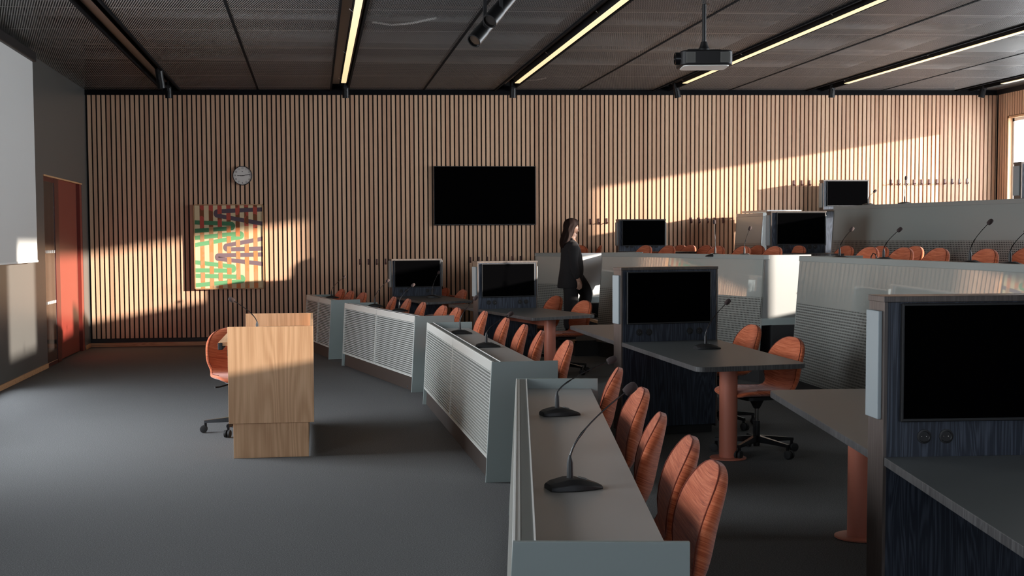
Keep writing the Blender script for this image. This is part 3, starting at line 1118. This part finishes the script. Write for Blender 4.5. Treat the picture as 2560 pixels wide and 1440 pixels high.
def unit(label, fl, fr, floor, ztop, scr, front=None, rear=None, cols=(), beam=True, strip=None, sock=True, th=.15):
    """dividing panel with a screen on each side, its tables, column legs and rails"""
    fl, fr = V2(fl), V2(fr)
    al = (fr - fl)
    W = al.length
    al.normalize()
    bk = Vector((-al.y, al.x, 0))
    if bk.y < 0:
        bk = -bk
    up = Vector((0, 0, 1))
    base = (fl + fr) / 2 + up * (floor + .003)
    t = thing('monitor_table', label, 'table', base, 0, 'tables divided by monitor panels')

    def P(u, d, z):
        return fl + al * u + bk * d + up * z
    m = MB().slab([P(.012, 0, floor + .07), P(W - .012, 0, floor + .07), P(W - .012, 0, ztop - .022), P(.012, 0, ztop - .022)], bk * th)
    m.build('divider_panel', M['dark_oak'], t, base, bevel=.002)
    m = MB().slab([P(.03, .03, floor + .003), P(W - .03, .03, floor + .003), P(W - .03, .03, floor + .07), P(.03, .03, floor + .07)], bk * (th - .06))
    m.build('plinth', M['plinth_black'], t, base)
    for u in (0, W - .012):
        MB().slab([P(u, -.002, floor + .05), P(u + .012, -.002, floor + .05), P(u + .012, -.002, ztop - .022), P(u, -.002, ztop - .022)], bk * (th + .004)).build('edge_board', M['brown_edge'], t, base)
    MB().slab([P(-.004, -.006, ztop - .022), P(W + .004, -.006, ztop - .022), P(W + .004, -.006, ztop), P(-.004, -.006, ztop)], bk * (th + .012)).build('top_cap', M['brown_edge'], t, base, bevel=.002)
    u0, u1, z0, z1 = scr
    for d, s in ((0, -1), (th, 1)):
        o = MB().slab([P(u0, d, z0), P(u1, d, z0), P(u1, d, z1), P(u0, d, z1)], bk * (.022 * s)).build('monitor', M['black'], t, base, bevel=.003)
        MB().slab([P(u0 + .008, d + .022 * s, z0 + .012), P(u1 - .008, d + .022 * s, z0 + .012), P(u1 - .008, d + .022 * s, z1 - .008), P(u0 + .008, d + .022 * s, z1 - .008)], bk * (.0015 * s)).build('screen', M['screen'], o, base)
    if strip:
        for u, s in ((0, -1), (W, 1)):
            m = MB().slab([P(u, .018, strip[0]), P(u, th - .008, strip[0]), P(u, th - .008, strip[1]), P(u, .018, strip[1])], al * (.016 * s))
            m.build('side_handle', M['strip'], t, base, bevel=.003)
    if sock:
        for k in (.185, .285, .71, .81):
            socket(t, P(k * W, 0, floor + .825), -bk, base)
    if front:
        tabletop([P(.004, -.003, 0), P(W, -.003, 0), front[1], front[0]], floor + .75, t, base, (2, 3))
    if rear:
        tabletop([P(W, th + .003, 0), P(.004, th + .003, 0), rear[0], rear[1]], floor + .75, t, base, (2, 3))
    for p in cols:
        column(t, p, floor + .003, floor + .717, base)
        mid = fl + al * W * .5
        d = bk.dot(V2(Vector((p[0], p[1], 0))) - fl)
        q = Vector((p[0], p[1], 0)) - bk * (d - (th if d > 0 else 0))
        dirn = (Vector((p[0], p[1], 0)) - q)
        m = MB().slab([q - al * .03 + up * (floor + .612), q + al * .03 + up * (floor + .612), q + al * .03 + dirn + up * (floor + .612), q - al * .03 + dirn + up * (floor + .612)], up * .105)
        m.build('rail', M['coral'], t, base)
    return t, fl, al, bk, W


def rect_from(fl, fr, tl, th_, zt_):
    """far corners of a rectangular table opposite the panel"""
    return


def unit_px(label, l, r, top, scr, front=None, rear=None, cols=(), strip=None, floor=0.0, Y=None, **kw):
    if Y is None:
        fl, fr = at(*l, floor + .75), at(*r, floor + .75)
    else:
        fl, fr = aty(*l, Y), aty(*r, Y)
    if 'W' in kw:
        fr = fl + (fr - fl).normalized() * kw.pop('W')
    Wd = (V2(fr) - V2(fl)).length
    Ym = fl.y
    ztop = aty(l[0], top, Ym).z
    su0 = (aty(scr[0], scr[1], Ym).x - fl.x) / max(1e-6, (fr - fl).normalized().x)
    su1 = (aty(scr[2], scr[1], Ym).x - fl.x) / max(1e-6, (fr - fl).normalized().x)
    sz1, sz0 = aty(scr[0], scr[1], Ym).z, aty(scr[0], scr[3], Ym).z
    if su1 > Wd - .01 or kw.pop('fit', False):
        su1 = min(Wd - .012, su0 + .76)
    st = None
    if strip:
        st = (aty(l[0], strip[1], Ym + .08).z, aty(l[0], strip[0], Ym + .08).z)
    return unit(label, fl, fr, floor, ztop, (su0, su1, sz0, sz1), front, rear, cols, strip=st, **kw)


def tz(x, y):
    return at(x, y, .75)


uA = unit_px('farthest monitor table, beside the slat wall behind the third front desk', (980, 741), (1105, 738.5), 648, (985.5, 651, 1102, 719),
             front=(tz(1066, 756), tz(1184, 751)), cols=[tuple(at(1109, 851, 0))[:2]], strip=(652, 718))
bl_, br_ = tz(1194, 773), tz(1343, 769)
rB = tz(1118, 761)
uB = unit_px('monitor table second from the wall, in front of the woman', (1194, 773), (1343, 769), 653.5, (1203.5, 659.5, 1341, 744),
             front=(tz(1331, 795), tz(1491, 787)), rear=(rB, rB + (br_ - bl_)), cols=[tuple(at(1375, 955, 0))[:2]], strip=(667, 741))
cl_, cr_ = tz(1553, 856), tz(1793, 848)
rC = tz(1422, 814)
uC = unit_px('monitor table with an orange column and one microphone, left of the perforated desk front', (1553, 856), (1793, 848.5), 669, (1566.4, 680, 1786.6, 811.5),
             front=(tz(1745, 919), tz(2020, 909)), rear=(rC, rC + (cr_ - cl_)), cols=[tuple(at(1820, 1146, 0))[:2], tuple(at(1552, 1000, 0))[:2]], strip=(688, 809))
dl_, dr_ = tz(2207, 1143), tz(2560, 1137)
dw = (dr_ - dl_).normalized() * .84
nD = dl_ + (tz(2560, 1368) - dl_).normalized() * 2.05
rD = tz(1920, 975)
uD = unit_px('nearest monitor table at the lower right corner, large dark screen', (2207, 1143), (2560, 1137), 741, (2250, 758, 2760, 1053),
             front=(nD, nD + dw), rear=(rD, rD + dw), cols=[tuple(at(2149, 1344, 0))[:2]], strip=(775, 1042), W=.84)

unit_px('monitor panel on the middle tier against the slat wall, left', (1546, 600), (1664, 600), 548, (1555, 550.5, 1662.5, 615), floor=T3, Y=18.3, strip=(556, 614),
        front=(Vector((5.0, 17.2, 0)), Vector((5.55, 17.2, 0))))
unit_px('monitor panel on the middle tier at the head of the right aisle', (1927, 600), (2064, 600), 527.5, (1941, 531, 2062, 612.5), floor=T3, Y=15.0, strip=(538, 614),
        front=(Vector((5.95, 14.0, 0)), Vector((6.5, 14.0, 0))))
unit_px('monitor panel on the upper tier above the right aisle', (2058, 520), (2171, 520), 449.5, (2067, 452, 2169, 515.5), floor=T4, Y=18.78, strip=(458, 519),
        front=(Vector((8.0, 18.1, 0)), Vector((8.6, 18.1, 0))))
unit_px('monitor panel cut by the right picture edge beside the window', (2552, 480), (2690, 480), 404, (2566, 409, 2690, 495), floor=T4, Y=13.4, strip=(415, 489),
        front=(Vector((7.95, 12.6, 0)), Vector((8.5, 12.6, 0))))

# ------------------------------------------------------------------ chairs
def make_chair(label, group):
    t = thing('swivel_chair', label, 'chair', (0, 0, 0), 0, group)
    # stations along the shell: x, z, half width, forward wrap of the edges, thickness
    prof = [(.252, .428, .10, 0, .020), (.250, .434, .165, 0, .034), (.240, .442, .200, 0, .042), (.205, .452, .226, 0, .048), (.12, .456, .236, .0, .050), (.0, .450, .238, 0, .050), (-.10, .447, .232, .006, .048), (-.160, .452, .220, .016, .046),
            (-.200, .470, .210, .028, .050), (-.224, .508, .207, .038, .056)]
    for z, x, fx in ((.560, -.238, .044), (.610, -.248, .048), (.660, -.258, .046), (.705, -.268, .042), (.745, -.277, .035), (.778, -.285, .027), (.802, -.291, .019), (.819, -.2955, .011), (.830, -.299, .005), (.836, -.3005, .002)):
        e = max(0, (z - .635) / .2035) if z > .635 else (.635 - z) / .30
        k = (1 - min(e, .9985) ** 2.5) ** (1 / 2.25)
        prof.append((x, z, .240 * k, fx, .064 * (k ** .5 if z > .7 else 1)))
    rows, seam = [], []
    nb = 20
    for i, (x, z, w, fx, th) in enumerate(prof):
        a, c = prof[max(i - 1, 0)], prof[min(i + 1, len(prof) - 1)]
        tx, tz_ = c[0] - a[0], c[1] - a[1]
        l = math.hypot(tx, tz_)
        nx, nz = tz_ / l, -tx / l                   # towards the sitter
        r = []
        for k in range(nb):
            an = 2 * math.pi * k / nb
            cy_, sy_ = math.cos(an), math.sin(an)
            yy = math.copysign(abs(cy_) ** .72, cy_) * w
            tt = math.copysign(abs(sy_) ** .55, sy_) * th / 2
            wr = fx * (yy / .24) ** 2
            up_ = (.020 if z < .48 else 0) * (yy / .24) ** 4
            r.append(Vector((x + nx * tt + wr, yy, z + nz * tt + up_)))
        rows.append(r)
        seam.append((r[1] * .5 + r[2] * .5, r[9] * .5 + r[8] * .5))
    m = MB().grid(rows, True)
    m.add(rows[0], [tuple(range(nb))]).add(rows[-1], [tuple(range(nb - 1, -1, -1))])
    m.build('seat_shell', M['fabric'], t, smooth=180, mods=[lambda o: sub(o, 1)])
    rim = [q[0] for q in seam[4:]] + [q[1] for q in seam[4:][::-1]]
    MB().tube(rim, .0028, 5, True).build('piping', M['seam'], t, smooth=180)
    m = MB().prism(rrect(.26, .22, .05), .398, .422)
    m.lathe([(.022, .33), (.03, .345), (.05, .385), (.055, .40)], (0, 0, 0), 16)
    m.tube([(.02, -.1, .40), (.05, -.19, .385), (.06, -.23, .385)], .007, 6)
    m.build('mechanism', M['black'], t, smooth=35)
    MB().lathe([(.0135, .22), (.0135, .345)], (0, 0, 0), 14).build('gas_lift', M['metal'], t, smooth=35)
    MB().lathe([(.022, .055), (.024, .065), (.026, .11), (.024, .24)], (0, 0, 0), 16).build('post', M['black'], t, smooth=35)
    for k in range(5):
        a = R(72 * k + 36)
        d = Vector((math.cos(a), math.sin(a), 0))
        n_ = Vector((-d.y, d.x, 0))
        rws = []
        for (r, zt_, zb, w) in ((.015, .135, .085, .020), (.12, .122, .085, .017), (.24, .108, .082, .014), (.30, .101, .080, .013)):
            rws.append([d * r + n_ * (-w) + Vector((0, 0, zb)), d * r + n_ * w + Vector((0, 0, zb)), d * r + n_ * (w * .8) + Vector((0, 0, zt_)), d * r - n_ * (w * .8) + Vector((0, 0, zt_))])
        m = MB().grid(rws, True)
        m.add(rws[-1], [(0, 1, 2, 3)])
        m.tube([d * .29 + Vector((0, 0, .095)), d * .29 + Vector((0, 0, .05))], .011, 8)
        lg = m.build('leg', M['black_gloss'], t, smooth=30)
        m = MB()
        c = d * .305 + Vector((0, 0, .031))
        for s in (-1, 1):
            q = n_.to_track_quat('Z', 'Y').to_matrix()
            m.lathe([(.022, -.010), (.030, -.008), (.030, .008), (.022, .010)], c + n_ * (.015 * s), 16, 0, q)
        m.build('caster', M['rubber'], lg, smooth=35)
    return t


chair0 = make_chair('orange swivel chair', 'orange swivel chairs')
used = [False]


def chair(top, th, label, floor=0.0, group='orange swivel chairs'):
    """top: the place of the top of the back; th: the way the sitter faces"""
    a = R(th)
    off = Vector((-.30 * math.cos(a), -.30 * math.sin(a), 0))
    loc = Vector((top.x, top.y, 0)) - off
    loc.z = floor + .001
    if not used[0]:
        used[0] = True
        chair0.location = loc
        chair0.rotation_euler = (0, 0, a)
        chair0['label'] = label
        return chair0
    return dup(chair0, loc, a, label)


CT = .832


def by_desk(k, x, y):
    t, fn, al, dp, L, D = desks[k]
    q = at(x, y, CT)
    d = dp.dot(V2(q) - fn) - D
    lim = min(max(d, .585 - D), .27)
    if lim != d:
        r = ray(x, y)
        s = (D + lim + dp.dot(fn)) / dp.dot(r)
        q = EYE + r * s
    return q


DN = ['the nearest front desk', 'the second front desk', 'the third front desk']
NTH = ['nearest', 'second', 'third', 'fourth', 'fifth']
for pts, th, nm in (([(1797, 1162), (1735, 1098), (1657, 1038), (1612, 974), (1550, 938)], 168, 'the nearest front desk'),
                    ([(1425, 849), (1357, 824), (1314, 810), (1268, 796), (1214, 779)], 178, 'the second front desk'),
                    ([(1146, 771), (1111, 766), (1060, 757), (1023, 745), (987, 739)], 187, 'the third front desk')):
    for i, (x, y) in enumerate(pts):
        chair(by_desk(DN.index(nm), x, y), th + random.uniform(-5, 5), 'orange chair behind %s, %s of its five from the camera' % (nm, NTH[i]))
for i, (x, y) in enumerate([(911, 732), (880, 728), (857, 724)]):
    chair(by_desk(3, x, y), 192, 'orange chair behind the farthest front desk, %s of its three from the camera' % NTH[i])
chair(at(1984, 845, CT), 190, 'orange chair at the right corner of the table with the orange column')
chair(at(1886, 814, CT), 184, 'orange chair farther along the table with the orange column, under the perforated front')
chair(at(1465, 753, CT), 196, 'orange chair before the woman at the second monitor table, right one')
chair(at(1394, 741, CT), 196, 'orange chair below the woman at the second monitor table, left one')
chair(aty(1160, 718, 18.0), 192, 'sunlit orange chair at the farthest monitor table, right one')
chair(aty(1117, 714, 18.72), 192, 'orange chair at the farthest monitor table, beside its screen')
chair(at(577, 812, .862), -72, 'orange swivel chair tucked in behind the oak lectern')


def on_line(px, py, dx, floor):
    """a chair top seen at the pixel column px, a step dx behind the desk line of its tier"""
    d = ray(px, py)
    X = dx(0)
    for _ in range(6):
        Y = X * d.y / d.x
        X = dx(Y)
    p = EYE + d * (X / d.x)
    return p


def seg(pts, off):
    def f(Y):
        pts_ = sorted(pts, key=lambda p: p.y)
        for a, c in zip(pts_[:-1], pts_[1:]):
            if a.y <= Y <= c.y or c is pts_[-1] or (Y < a.y and a is pts_[0]):
                return a.x + (c.x - a.x) * (Y - a.y) / (c.y - a.y) + off
        return pts_[-1].x + off
    return f


f3 = seg([F3n, F3f, F2n, F2f, F1f], 1.0)
f3b = seg([F3n, F3f, F2n, F2f, F1f], 1.75)
TL = [((1450, 620), f3, 215, 'orange chair back at the woman\'s shoulder, half hidden by her'), ((1502, 615), f3b, 165, 'orange chair back right of the woman, sunlit at its edge'),
      ((1617, 618), f3, 195, 'orange chair back in front of the left panel on the middle tier'), ((1675, 622), f3, 194, 'low orange chair back right of the left middle-tier panel'),
      ((1704, 618), f3b, 194, 'orange chair back peeking between two others on the middle tier'), ((1728, 612), f3b, 192, 'broad orange chair back below the middle hooks on the tier'),
      ((1768, 612), f3b, 192, 'orange chair back half hidden beside the tall thin microphone'), ((1798, 616), f3, 192, 'orange chair back directly behind the tall thin microphone'),
      ((1862, 618), f3, 190, 'orange chair back below the short upper desk by the wall'), ((1898, 609), f3b, 190, 'orange chair back cut by the edge of the right aisle panel'),
      ((1940, 622), f3, 189, 'lowest orange chair back in front of the right aisle screen'), ((2000, 609), f3b, 188, 'orange chair back with a bright rim in front of the aisle screen'),
      ((2119, 602), f3b, 186, 'orange chair back first right of the aisle, behind a microphone'), ((2179, 609), f3, 186, 'orange chair back second right of the aisle'),
      ((2206, 611), f3b, 184, 'orange chair back hidden behind its neighbour, third right of the aisle'), ((2264, 620), f3, 184, 'lowest orange chair back right of the aisle'),
      ((2292, 603), f3b, 184, 'tall orange chair back behind the lowest one right of the aisle'), ((2353, 608), f3, 182, 'broad orange chair back mid way along the right tier desk'),
      ((2473, 610), f3, 181, 'orange chair back right of the tall microphone on the right tier desk'), ((2575, 602), f3b, 181, 'orange chair back cut by the right picture edge')]
for (px, py), fn_, th, lab in TL:
    p = aty(px, py, 18.85 if fn_ is f3 else 18.72) if px < 1550 else on_line(px, py, fn_, T3)
    chair(p, th, lab, T3)

# ------------------------------------------------------------------ microphones
def microphone(b_, tip, label, rot=None, scale=1.0):
    """desk microphone: b_ the foot of its neck, tip the foam; the neck bends over"""
    b_ = Vector(b_)
    t = thing('gooseneck_microphone', label, 'microphone', b_, 0, 'gooseneck microphones')
    d = Vector(tip) - b_
    h = Vector((d.x, d.y, 0))
    a = math.atan2(h.y, h.x) if rot is None else rot
    q = Matrix.Rotation(a, 3, 'Z')
    rows = []
    # ridged wedge foot, long way across
    for (x, hw, z) in ((-.078, .040, .022), (-.060, .052, .030), (-.015, .058, .040), (.020, .058, .040), (.070, .050, .026), (.105, .036, .012)):
        rows.append([q @ Vector((x, s * hw * k, zz)) for s, k, zz in ((-1, 1, 0), (-1, 1.0, z * .55), (-1, .62, z * .95), (1, .62, z * .95), (1, 1.0, z * .55), (1, 1, 0))])
    m = MB().grid(rows, True)
    m.add(rows[0], [(0, 1, 2, 3, 4, 5)]).add(rows[-1], [(5, 4, 3, 2, 1, 0)])
    m.build('foot', M['black'], t, smooth=32, bevel=.004)
    m = MB().box(q @ Vector((.045, 0, .0345)), (.026, .026, .004), q @ Matrix.Rotation(R(16), 3, 'Y'))
    m.build('button', M['gap'], t)
    zs = .115
    MB().lathe([(.0115, .03), (.0105, zs - .025), (.004, zs)], (0, 0, 0), 14).build('socket_stem', M['black'], t, smooth=40)
    p1 = Vector((0, 0, zs - .01))
    p3 = d.copy()
    hn = h.normalized() if h.length > 1e-4 else Vector((1, 0, 0))
    p2 = p1 + Vector((0, 0, max(.02, (d.z - zs) * .42))) + hn * (h.length * .06)
    pts = []
    for k in range(13):
        s = k / 12
        pts.append(p1 * (1 - s) ** 2 + p2 * 2 * s * (1 - s) + p3 * s * s)
    MB().tube(pts, [.0036] * 5 + [.0044] + [.0026] * 7, 8).build('neck', M['black_gloss'], t, smooth=60)
    dr_ = (pts[-1] - pts[-2]).normalized()
    qq = dr_.to_track_quat('Z', 'Y').to_matrix()
    MB().lathe([(.010, -.014), (.0145, -.012), (.018, .006), (.0165, .026), (.011, .034), (.004, .036)], pts[-1], 16, 0, qq).build('foam_windshield', M['foam'], t, smooth=60)
    return t


def mic_px(bp, tp, z, label, lean=0.0):
    b_ = at(*bp, z)
    d = ray(*tp)
    # the neck leans in the vertical plane through the foot that runs along the desk depth
    n_ = Vector((math.sin(lean), -math.cos(lean), 0))
    s = n_.dot(b_ - EYE) / n_.dot(d)
    return microphone(b_, EYE + d * s, label)


zw = .7245
mic_px((1425, 1222), (1570, 976), zw, 'nearest microphone on the nearest front desk, pinkish foam', R(8))
mic_px((1393, 1038), (1525, 902), zw, 'farther microphone on the nearest front desk', R(8))
mic_px((1216, 868), (1274, 786), zw, 'nearer microphone on the second front desk, bright foam tip', R(2))
mic_px((1150, 835), (1187, 747), zw, 'farther microphone on the second front desk, thin dark neck', R(2))
mic_px((998, 779), (1031, 714), zw, 'nearer microphone on the third front desk, before the screen', R(-8))
mic_px((937, 767), (968, 703), zw, 'farther microphone on the third front desk', R(-8))
mic_px((829, 746), (859, 694), zw, 'microphone on the farthest front desk by the wall', R(-12))
mic_px((1081, 744), (1096, 683), .7505, 'microphone on the farthest monitor table, in front of its screen', R(-20))
mic_px((1764, 872), (1817, 757), .7505, 'microphone on the table with the orange column', R(5))
for bp, tp, desk, lab in (((1788, 632), (1786, 557), f3, 'tall thin microphone on the tier desk before the middle hooks'), ((1861, 622), (1874, 573), f3, 'microphone on the tier desk in front of the short upper desk'),
                          ((2099, 634), (2128, 575), f3, 'microphone on the right tier desk, first from the aisle'), ((2209, 636), (2247, 576), f3, 'microphone on the right tier desk, second from the aisle'),
                          ((2425, 640), (2473, 557), f3, 'tallest microphone on the right tier desk, third from the aisle'), ((2525, 642), (2566, 578), f3, 'microphone on the right tier desk cut by the picture edge')):
    p = on_line(bp[0], bp[1], seg([F3n, F3f, F2n, F2f, F1f], .33), T3)
    p.z = T3 + .7285
    q = aty(*tp, p.y)
    microphone(p, q, lab)
g4 = seg([G2n, G2f, G1f], .35)
for bp, tp, lab in (((2171, 520), (2186, 479), 'sunlit microphone on the upper tier beside its monitor panel'), ((2262, 512), (2265, 447), 'upright sunlit microphone on the upper tier among the hooks')):
    p = on_line(bp[0], bp[1], g4, T4)
    p.z = T4 + .7285
    q = aty(*tp, p.y)
    microphone(p, q, lab)

# ------------------------------------------------------------------ lectern
Yn = at(583, 1147, 0).y
Yf = Yn + 1.62
X0, X1 = aty(570, 940, Yn - .02).x, aty(777, 930, Yn - .02).x
Xb0, Xb1 = aty(584, 1110, Yn).x, aty(772, 1110, Yn).x
zt_ = aty(570, 818, Yn - .02).z
zb_ = aty(575, 1060, Yn - .02).z
XD = aty(546, 858, Yn).x
t = thing('lectern', 'pale oak sit-stand lectern standing on the open carpet', 'lectern', ((X0 + X1) / 2, (Yn + Yf) / 2, .001))
o = t.location
MB().bb(X0, X1, Yn - .02, Yn, zb_, zt_).build('side_panel', M['oak'], t, o, bevel=.0015)
Xf0 = aty(614, 783, Yf).x
MB().bb(Xf0, X1, Yf, Yf + .02, zb_, zt_).build('side_panel', M['oak'], t, o, bevel=.0015)
MB().bb(X1 - .001, X1 + .019, Yn - .02, Yf + .02, zb_, zt_).build('front_panel', M['oak'], t, o, bevel=.0015)
for y in (Yn + .005, Yf - .025):
    MB().bb(Xb0, Xb1, y, y + .02, .001, zb_ + .2).build('base_panel', M['oak'], t, o, bevel=.0015)
MB().bb(Xb1 - .02, Xb1, Yn + .025, Yf - .025, .02, zb_ + .2).build('base_panel', M['oak'], t, o)
zd = aty(546, 856, Yn).z
MB().bb(XD, X1 - .002, Yn + .002, Yf - .002, zd - .026, zd).build('desktop', M['oak_h'], t, o)
MB().prism([(XD - .004, Yn + .001), (XD + .03, Yn + .001), (XD + .03, Yf), (XD - .004, Yf)], zd - .055, zd - .002).build('desktop_edge', M['black'], t, o, bevel=.004)
MB().bb(XD + .06, XD + .10, Yn + .02, Yf - .02, zd - .10, zd - .056).build('under_frame', M['black'], t, o)
MB().bb(X0 + .20, X1 - .05, Yn + .5, Yf - .5, zd + .02, zd + .035).build('desk_screen', M['metal'], t, o, bevel=.004)
MB().bb(X0 + .25, X0 + .32, Yn + .7, Yn + .85, zd, zd + .022).build('screen_foot', M['black'], t, o)
pb = aty(643, 815, (Yn + Yf) / 2 - .3)
microphone((pb.x, pb.y, zd), aty(582, 751, pb.y), 'microphone on the oak lectern leaning toward the chair')

# ------------------------------------------------------------------ the woman on the aisle steps
FX = aty(1430, 829, 17.68)
wz = .207
p0 = Vector((FX.x, FX.y, wz))
t = thing('person', 'person in a black blazer and trousers with long brown hair, climbing the aisle steps', 'person', p0)
t.scale = (1.03, 1.03, 1.03)
# body: one continuous skinned figure
bv, be, br = [], [], []


def chain(pts, start=None):
    last = start
    for (p, r) in pts:
        bv.append(Vector(p))
        br.append(r)
        if last is not None:
            be.append((last, len(bv) - 1))
        last = len(bv) - 1
    return last


pel = chain([((-.02, 0, .86), .125)])
sp_ = chain([((-.01, 0, 1.0), .115), ((-.005, 0, 1.13), .12), ((-.01, 0, 1.235), .085)], pel)
nk = chain([((-.012, 0, 1.315), .052), ((.002, 0, 1.375), .052)], sp_)
hd = chain([((.012, 0, 1.43), .078), ((.008, 0, 1.49), .090), ((-.004, 0, 1.545), .062)], nk)
chain([((.078, 0, 1.425), .018), ((.104, 0, 1.418), .010)], nk + 1)       # nose
chain([((.052, 0, 1.362), .034), ((.074, 0, 1.352), .020)], nk)           # chin
for s, ex in ((-1, .0), (1, .03)):
    e = chain([((-.01, s * .10, 1.215), .06), ((-.012, s * .175, 1.185), .05), ((-.03 + ex, s * .215, .98), .043), ((.035 + ex, s * .22, .775), .030), ((.052 + ex, s * .22, .735), .030), ((.060 + ex, s * .222, .700), .032)], sp_)
    for k, (dx, l) in enumerate(((.026, .060), (.010, .070), (-.006, .066), (-.021, .052))):
        chain([((.062 + ex + dx, s * .222, .672), .0105), ((.066 + ex + dx - .004, s * .212, .672 - l * .55), .0095), ((.058 + ex + dx - .010, s * .196, .672 - l * .85), .008)], e)
    chain([((.085 + ex, s * .205, .712), .013), ((.098 + ex, s * .190, .680), .0105), ((.094 + ex, s * .182, .655), .009)], e - 1)
chain([((-.03, -.09, .80), .10), ((-.03, -.095, .45), .062), ((-.055, -.095, .085), .042), ((.04, -.10, .03), .036), ((.11, -.10, .022), .026)], pel)
chain([((.02, .09, .80), .10), ((.225, .095, .55), .066), ((.175, .095, .29), .042), ((.27, .10, .237), .036), ((.33, .10, .229), .026)], pel)
me = bpy.data.meshes.new('body')
me.from_pydata(bv, be, [])
me.materials.append(M['skin'])
body = bpy.data.objects.new('body', me)
COL.objects.link(body)
body.parent = t
sk = body.modifiers.new('skin', 'SKIN')
sk.use_smooth_shade = True
for i, d in enumerate(me.skin_vertices[0].data):
    d.radius = (br[i], br[i])
    d.use_root = i == pel
sub(body, 2)
m = MB()
for s in (-1, 1):
    m.ball((.070, s * .034, 1.462), (.008, .011, .007), 8, 6)
m.build('eye', M['ink'], t, smooth=180)
MB().ball((.070, 0, 1.388), (.010, .020, .006), 8, 6).build('lips', M['lip'], t, smooth=180)


def loft(rows, seg=20, wob=0.0):
    out = []
    for j, (z, xc, hd_, hw) in enumerate(rows):
        r = []
        for k in range(seg):
            a = 2 * math.pi * k / seg
            w = 1 + wob * math.sin(5 * a + j * 1.3) * math.cos(3 * a)
            r.append(Vector((xc + hd_ * math.cos(a) * w, hw * math.sin(a) * w, z)))
        out.append(r)
    return out


# blazer: torso with open hem, two sleeves, collar
m = MB().grid(loft([(.63, -.045, .158, .205), (.66, -.04, .166, .208), (.80, -.012, .172, .205), (.93, .0, .165, .198), (1.05, -.004, .150, .198), (1.15, -.012, .138, .205), (1.22, -.020, .118, .205), (1.262, -.022, .095, .165), (1.295, -.018, .066, .09), (1.315, -.014, .056, .060)], 24), True)
m.build('blazer', M['cloth'], t, smooth=180, mods=[lambda o: setattr(o.modifiers.new('thick', 'SOLIDIFY'), 'thickness', .012), lambda o: sub(o, 1)])
for s, ex in ((-1, .0), (1, .03)):
    MB().tube([(-.015, s * .13, 1.225), (-.014, s * .19, 1.20), (-.022, s * .222, 1.10), (-.032 + ex, s * .232, .98), (.0 + ex, s * .232, .86), (.034 + ex, s * .228, .755)], [.085, .082, .072, .064, .058, .054], 14, True).build('sleeve', M['cloth'], t, smooth=60, mods=[lambda o: sub(o, 1)])
m = MB().tube([(.055, -.07, 1.22), (-.02, -.078, 1.315), (-.075, 0, 1.325), (-.02, .078, 1.315), (.055, .07, 1.22), (.125, .02, 1.08)], [.012, .016, .018, .016, .012, .006], 8)
m.build('collar', M['cloth'], t, smooth=60)
MB().tube([(-.03, -.085, .90), (-.028, -.092, .75), (-.035, -.096, .45), (-.048, -.096, .20), (-.05, -.096, .045)], [.125, .118, .098, .092, .095], 16).build('trouser_leg', M['cloth'], t, smooth=60, mods=[lambda o: sub(o, 1)])
MB().tube([(-.02, .08, .90), (.06, .092, .77), (.16, .095, .65), (.222, .095, .565), (.222, .095, .50), (.19, .095, .40), (.178, .095, .265)], [.12, .125, .112, .098, .092, .088, .088], 16).build('trouser_leg', M['cloth'], t, smooth=60, mods=[lambda o: sub(o, 1)])
for p, z in (((.035, -.098), 0.0), ((.255, .10), .207)):
    m = MB().ball((p[0], p[1], z + .032), (.125, .046, .042), 14, 8)
    m.bb(p[0] - .11, p[0] + .10, p[1] - .036, p[1] + .036, z + .001, z + .014)
    m.build('shoe', M['shoe'], t, smooth=50)
hair = loft([(1.600, -.006, .012, .012), (1.594, -.006, .056, .05), (1.572, -.002, .090, .078), (1.535, -.004, .106, .092), (1.505, -.010, .108, .100), (1.475, -.034, .092, .106), (1.43, -.050, .084, .110), (1.38, -.062, .080, .110), (1.33, -.076, .078, .112), (1.28, -.090, .074, .112), (1.235, -.104, .066, .104), (1.205, -.116, .052, .085), (1.18, -.126, .02, .04)], 30, .0)
rh = random.Random(4)
hp = [rh.uniform(0, 6.3) for _ in range(30)]
for j, r in enumerate(hair):
    for k, q in enumerate(r):
        w = min(1, j / 5) * .010
        q.x += w * math.sin(hp[k % 15] + j * 1.15)
        q.y += w * math.sin(hp[(k + 7) % 15] * 2 + j * .9)
        q.z += w * 1.6 * math.sin(hp[k] * 3) if j > 9 else 0
MB().grid(hair, True).build('hair', M['hair'], t, smooth=180, mods=[lambda o: sub(o, 1)])

# a short cable loop lying on the right tier desk
p = on_line(2186, 632, seg([F3n, F3f, F2n, F2f, F1f], .30), T3)
o = Vector((p.x, p.y, T3 + .7285))
t = thing('cable_loop', 'short black cable loop standing on the right tier desk between two microphones', 'cable', o)
MB().tube([(-.03, 0, .004), (-.028, .005, .04), (-.008, .008, .072), (.014, .006, .06), (.022, 0, .03), (.02, -.004, .004)], .005, 8).build('cable', M['black'], t, smooth=60)
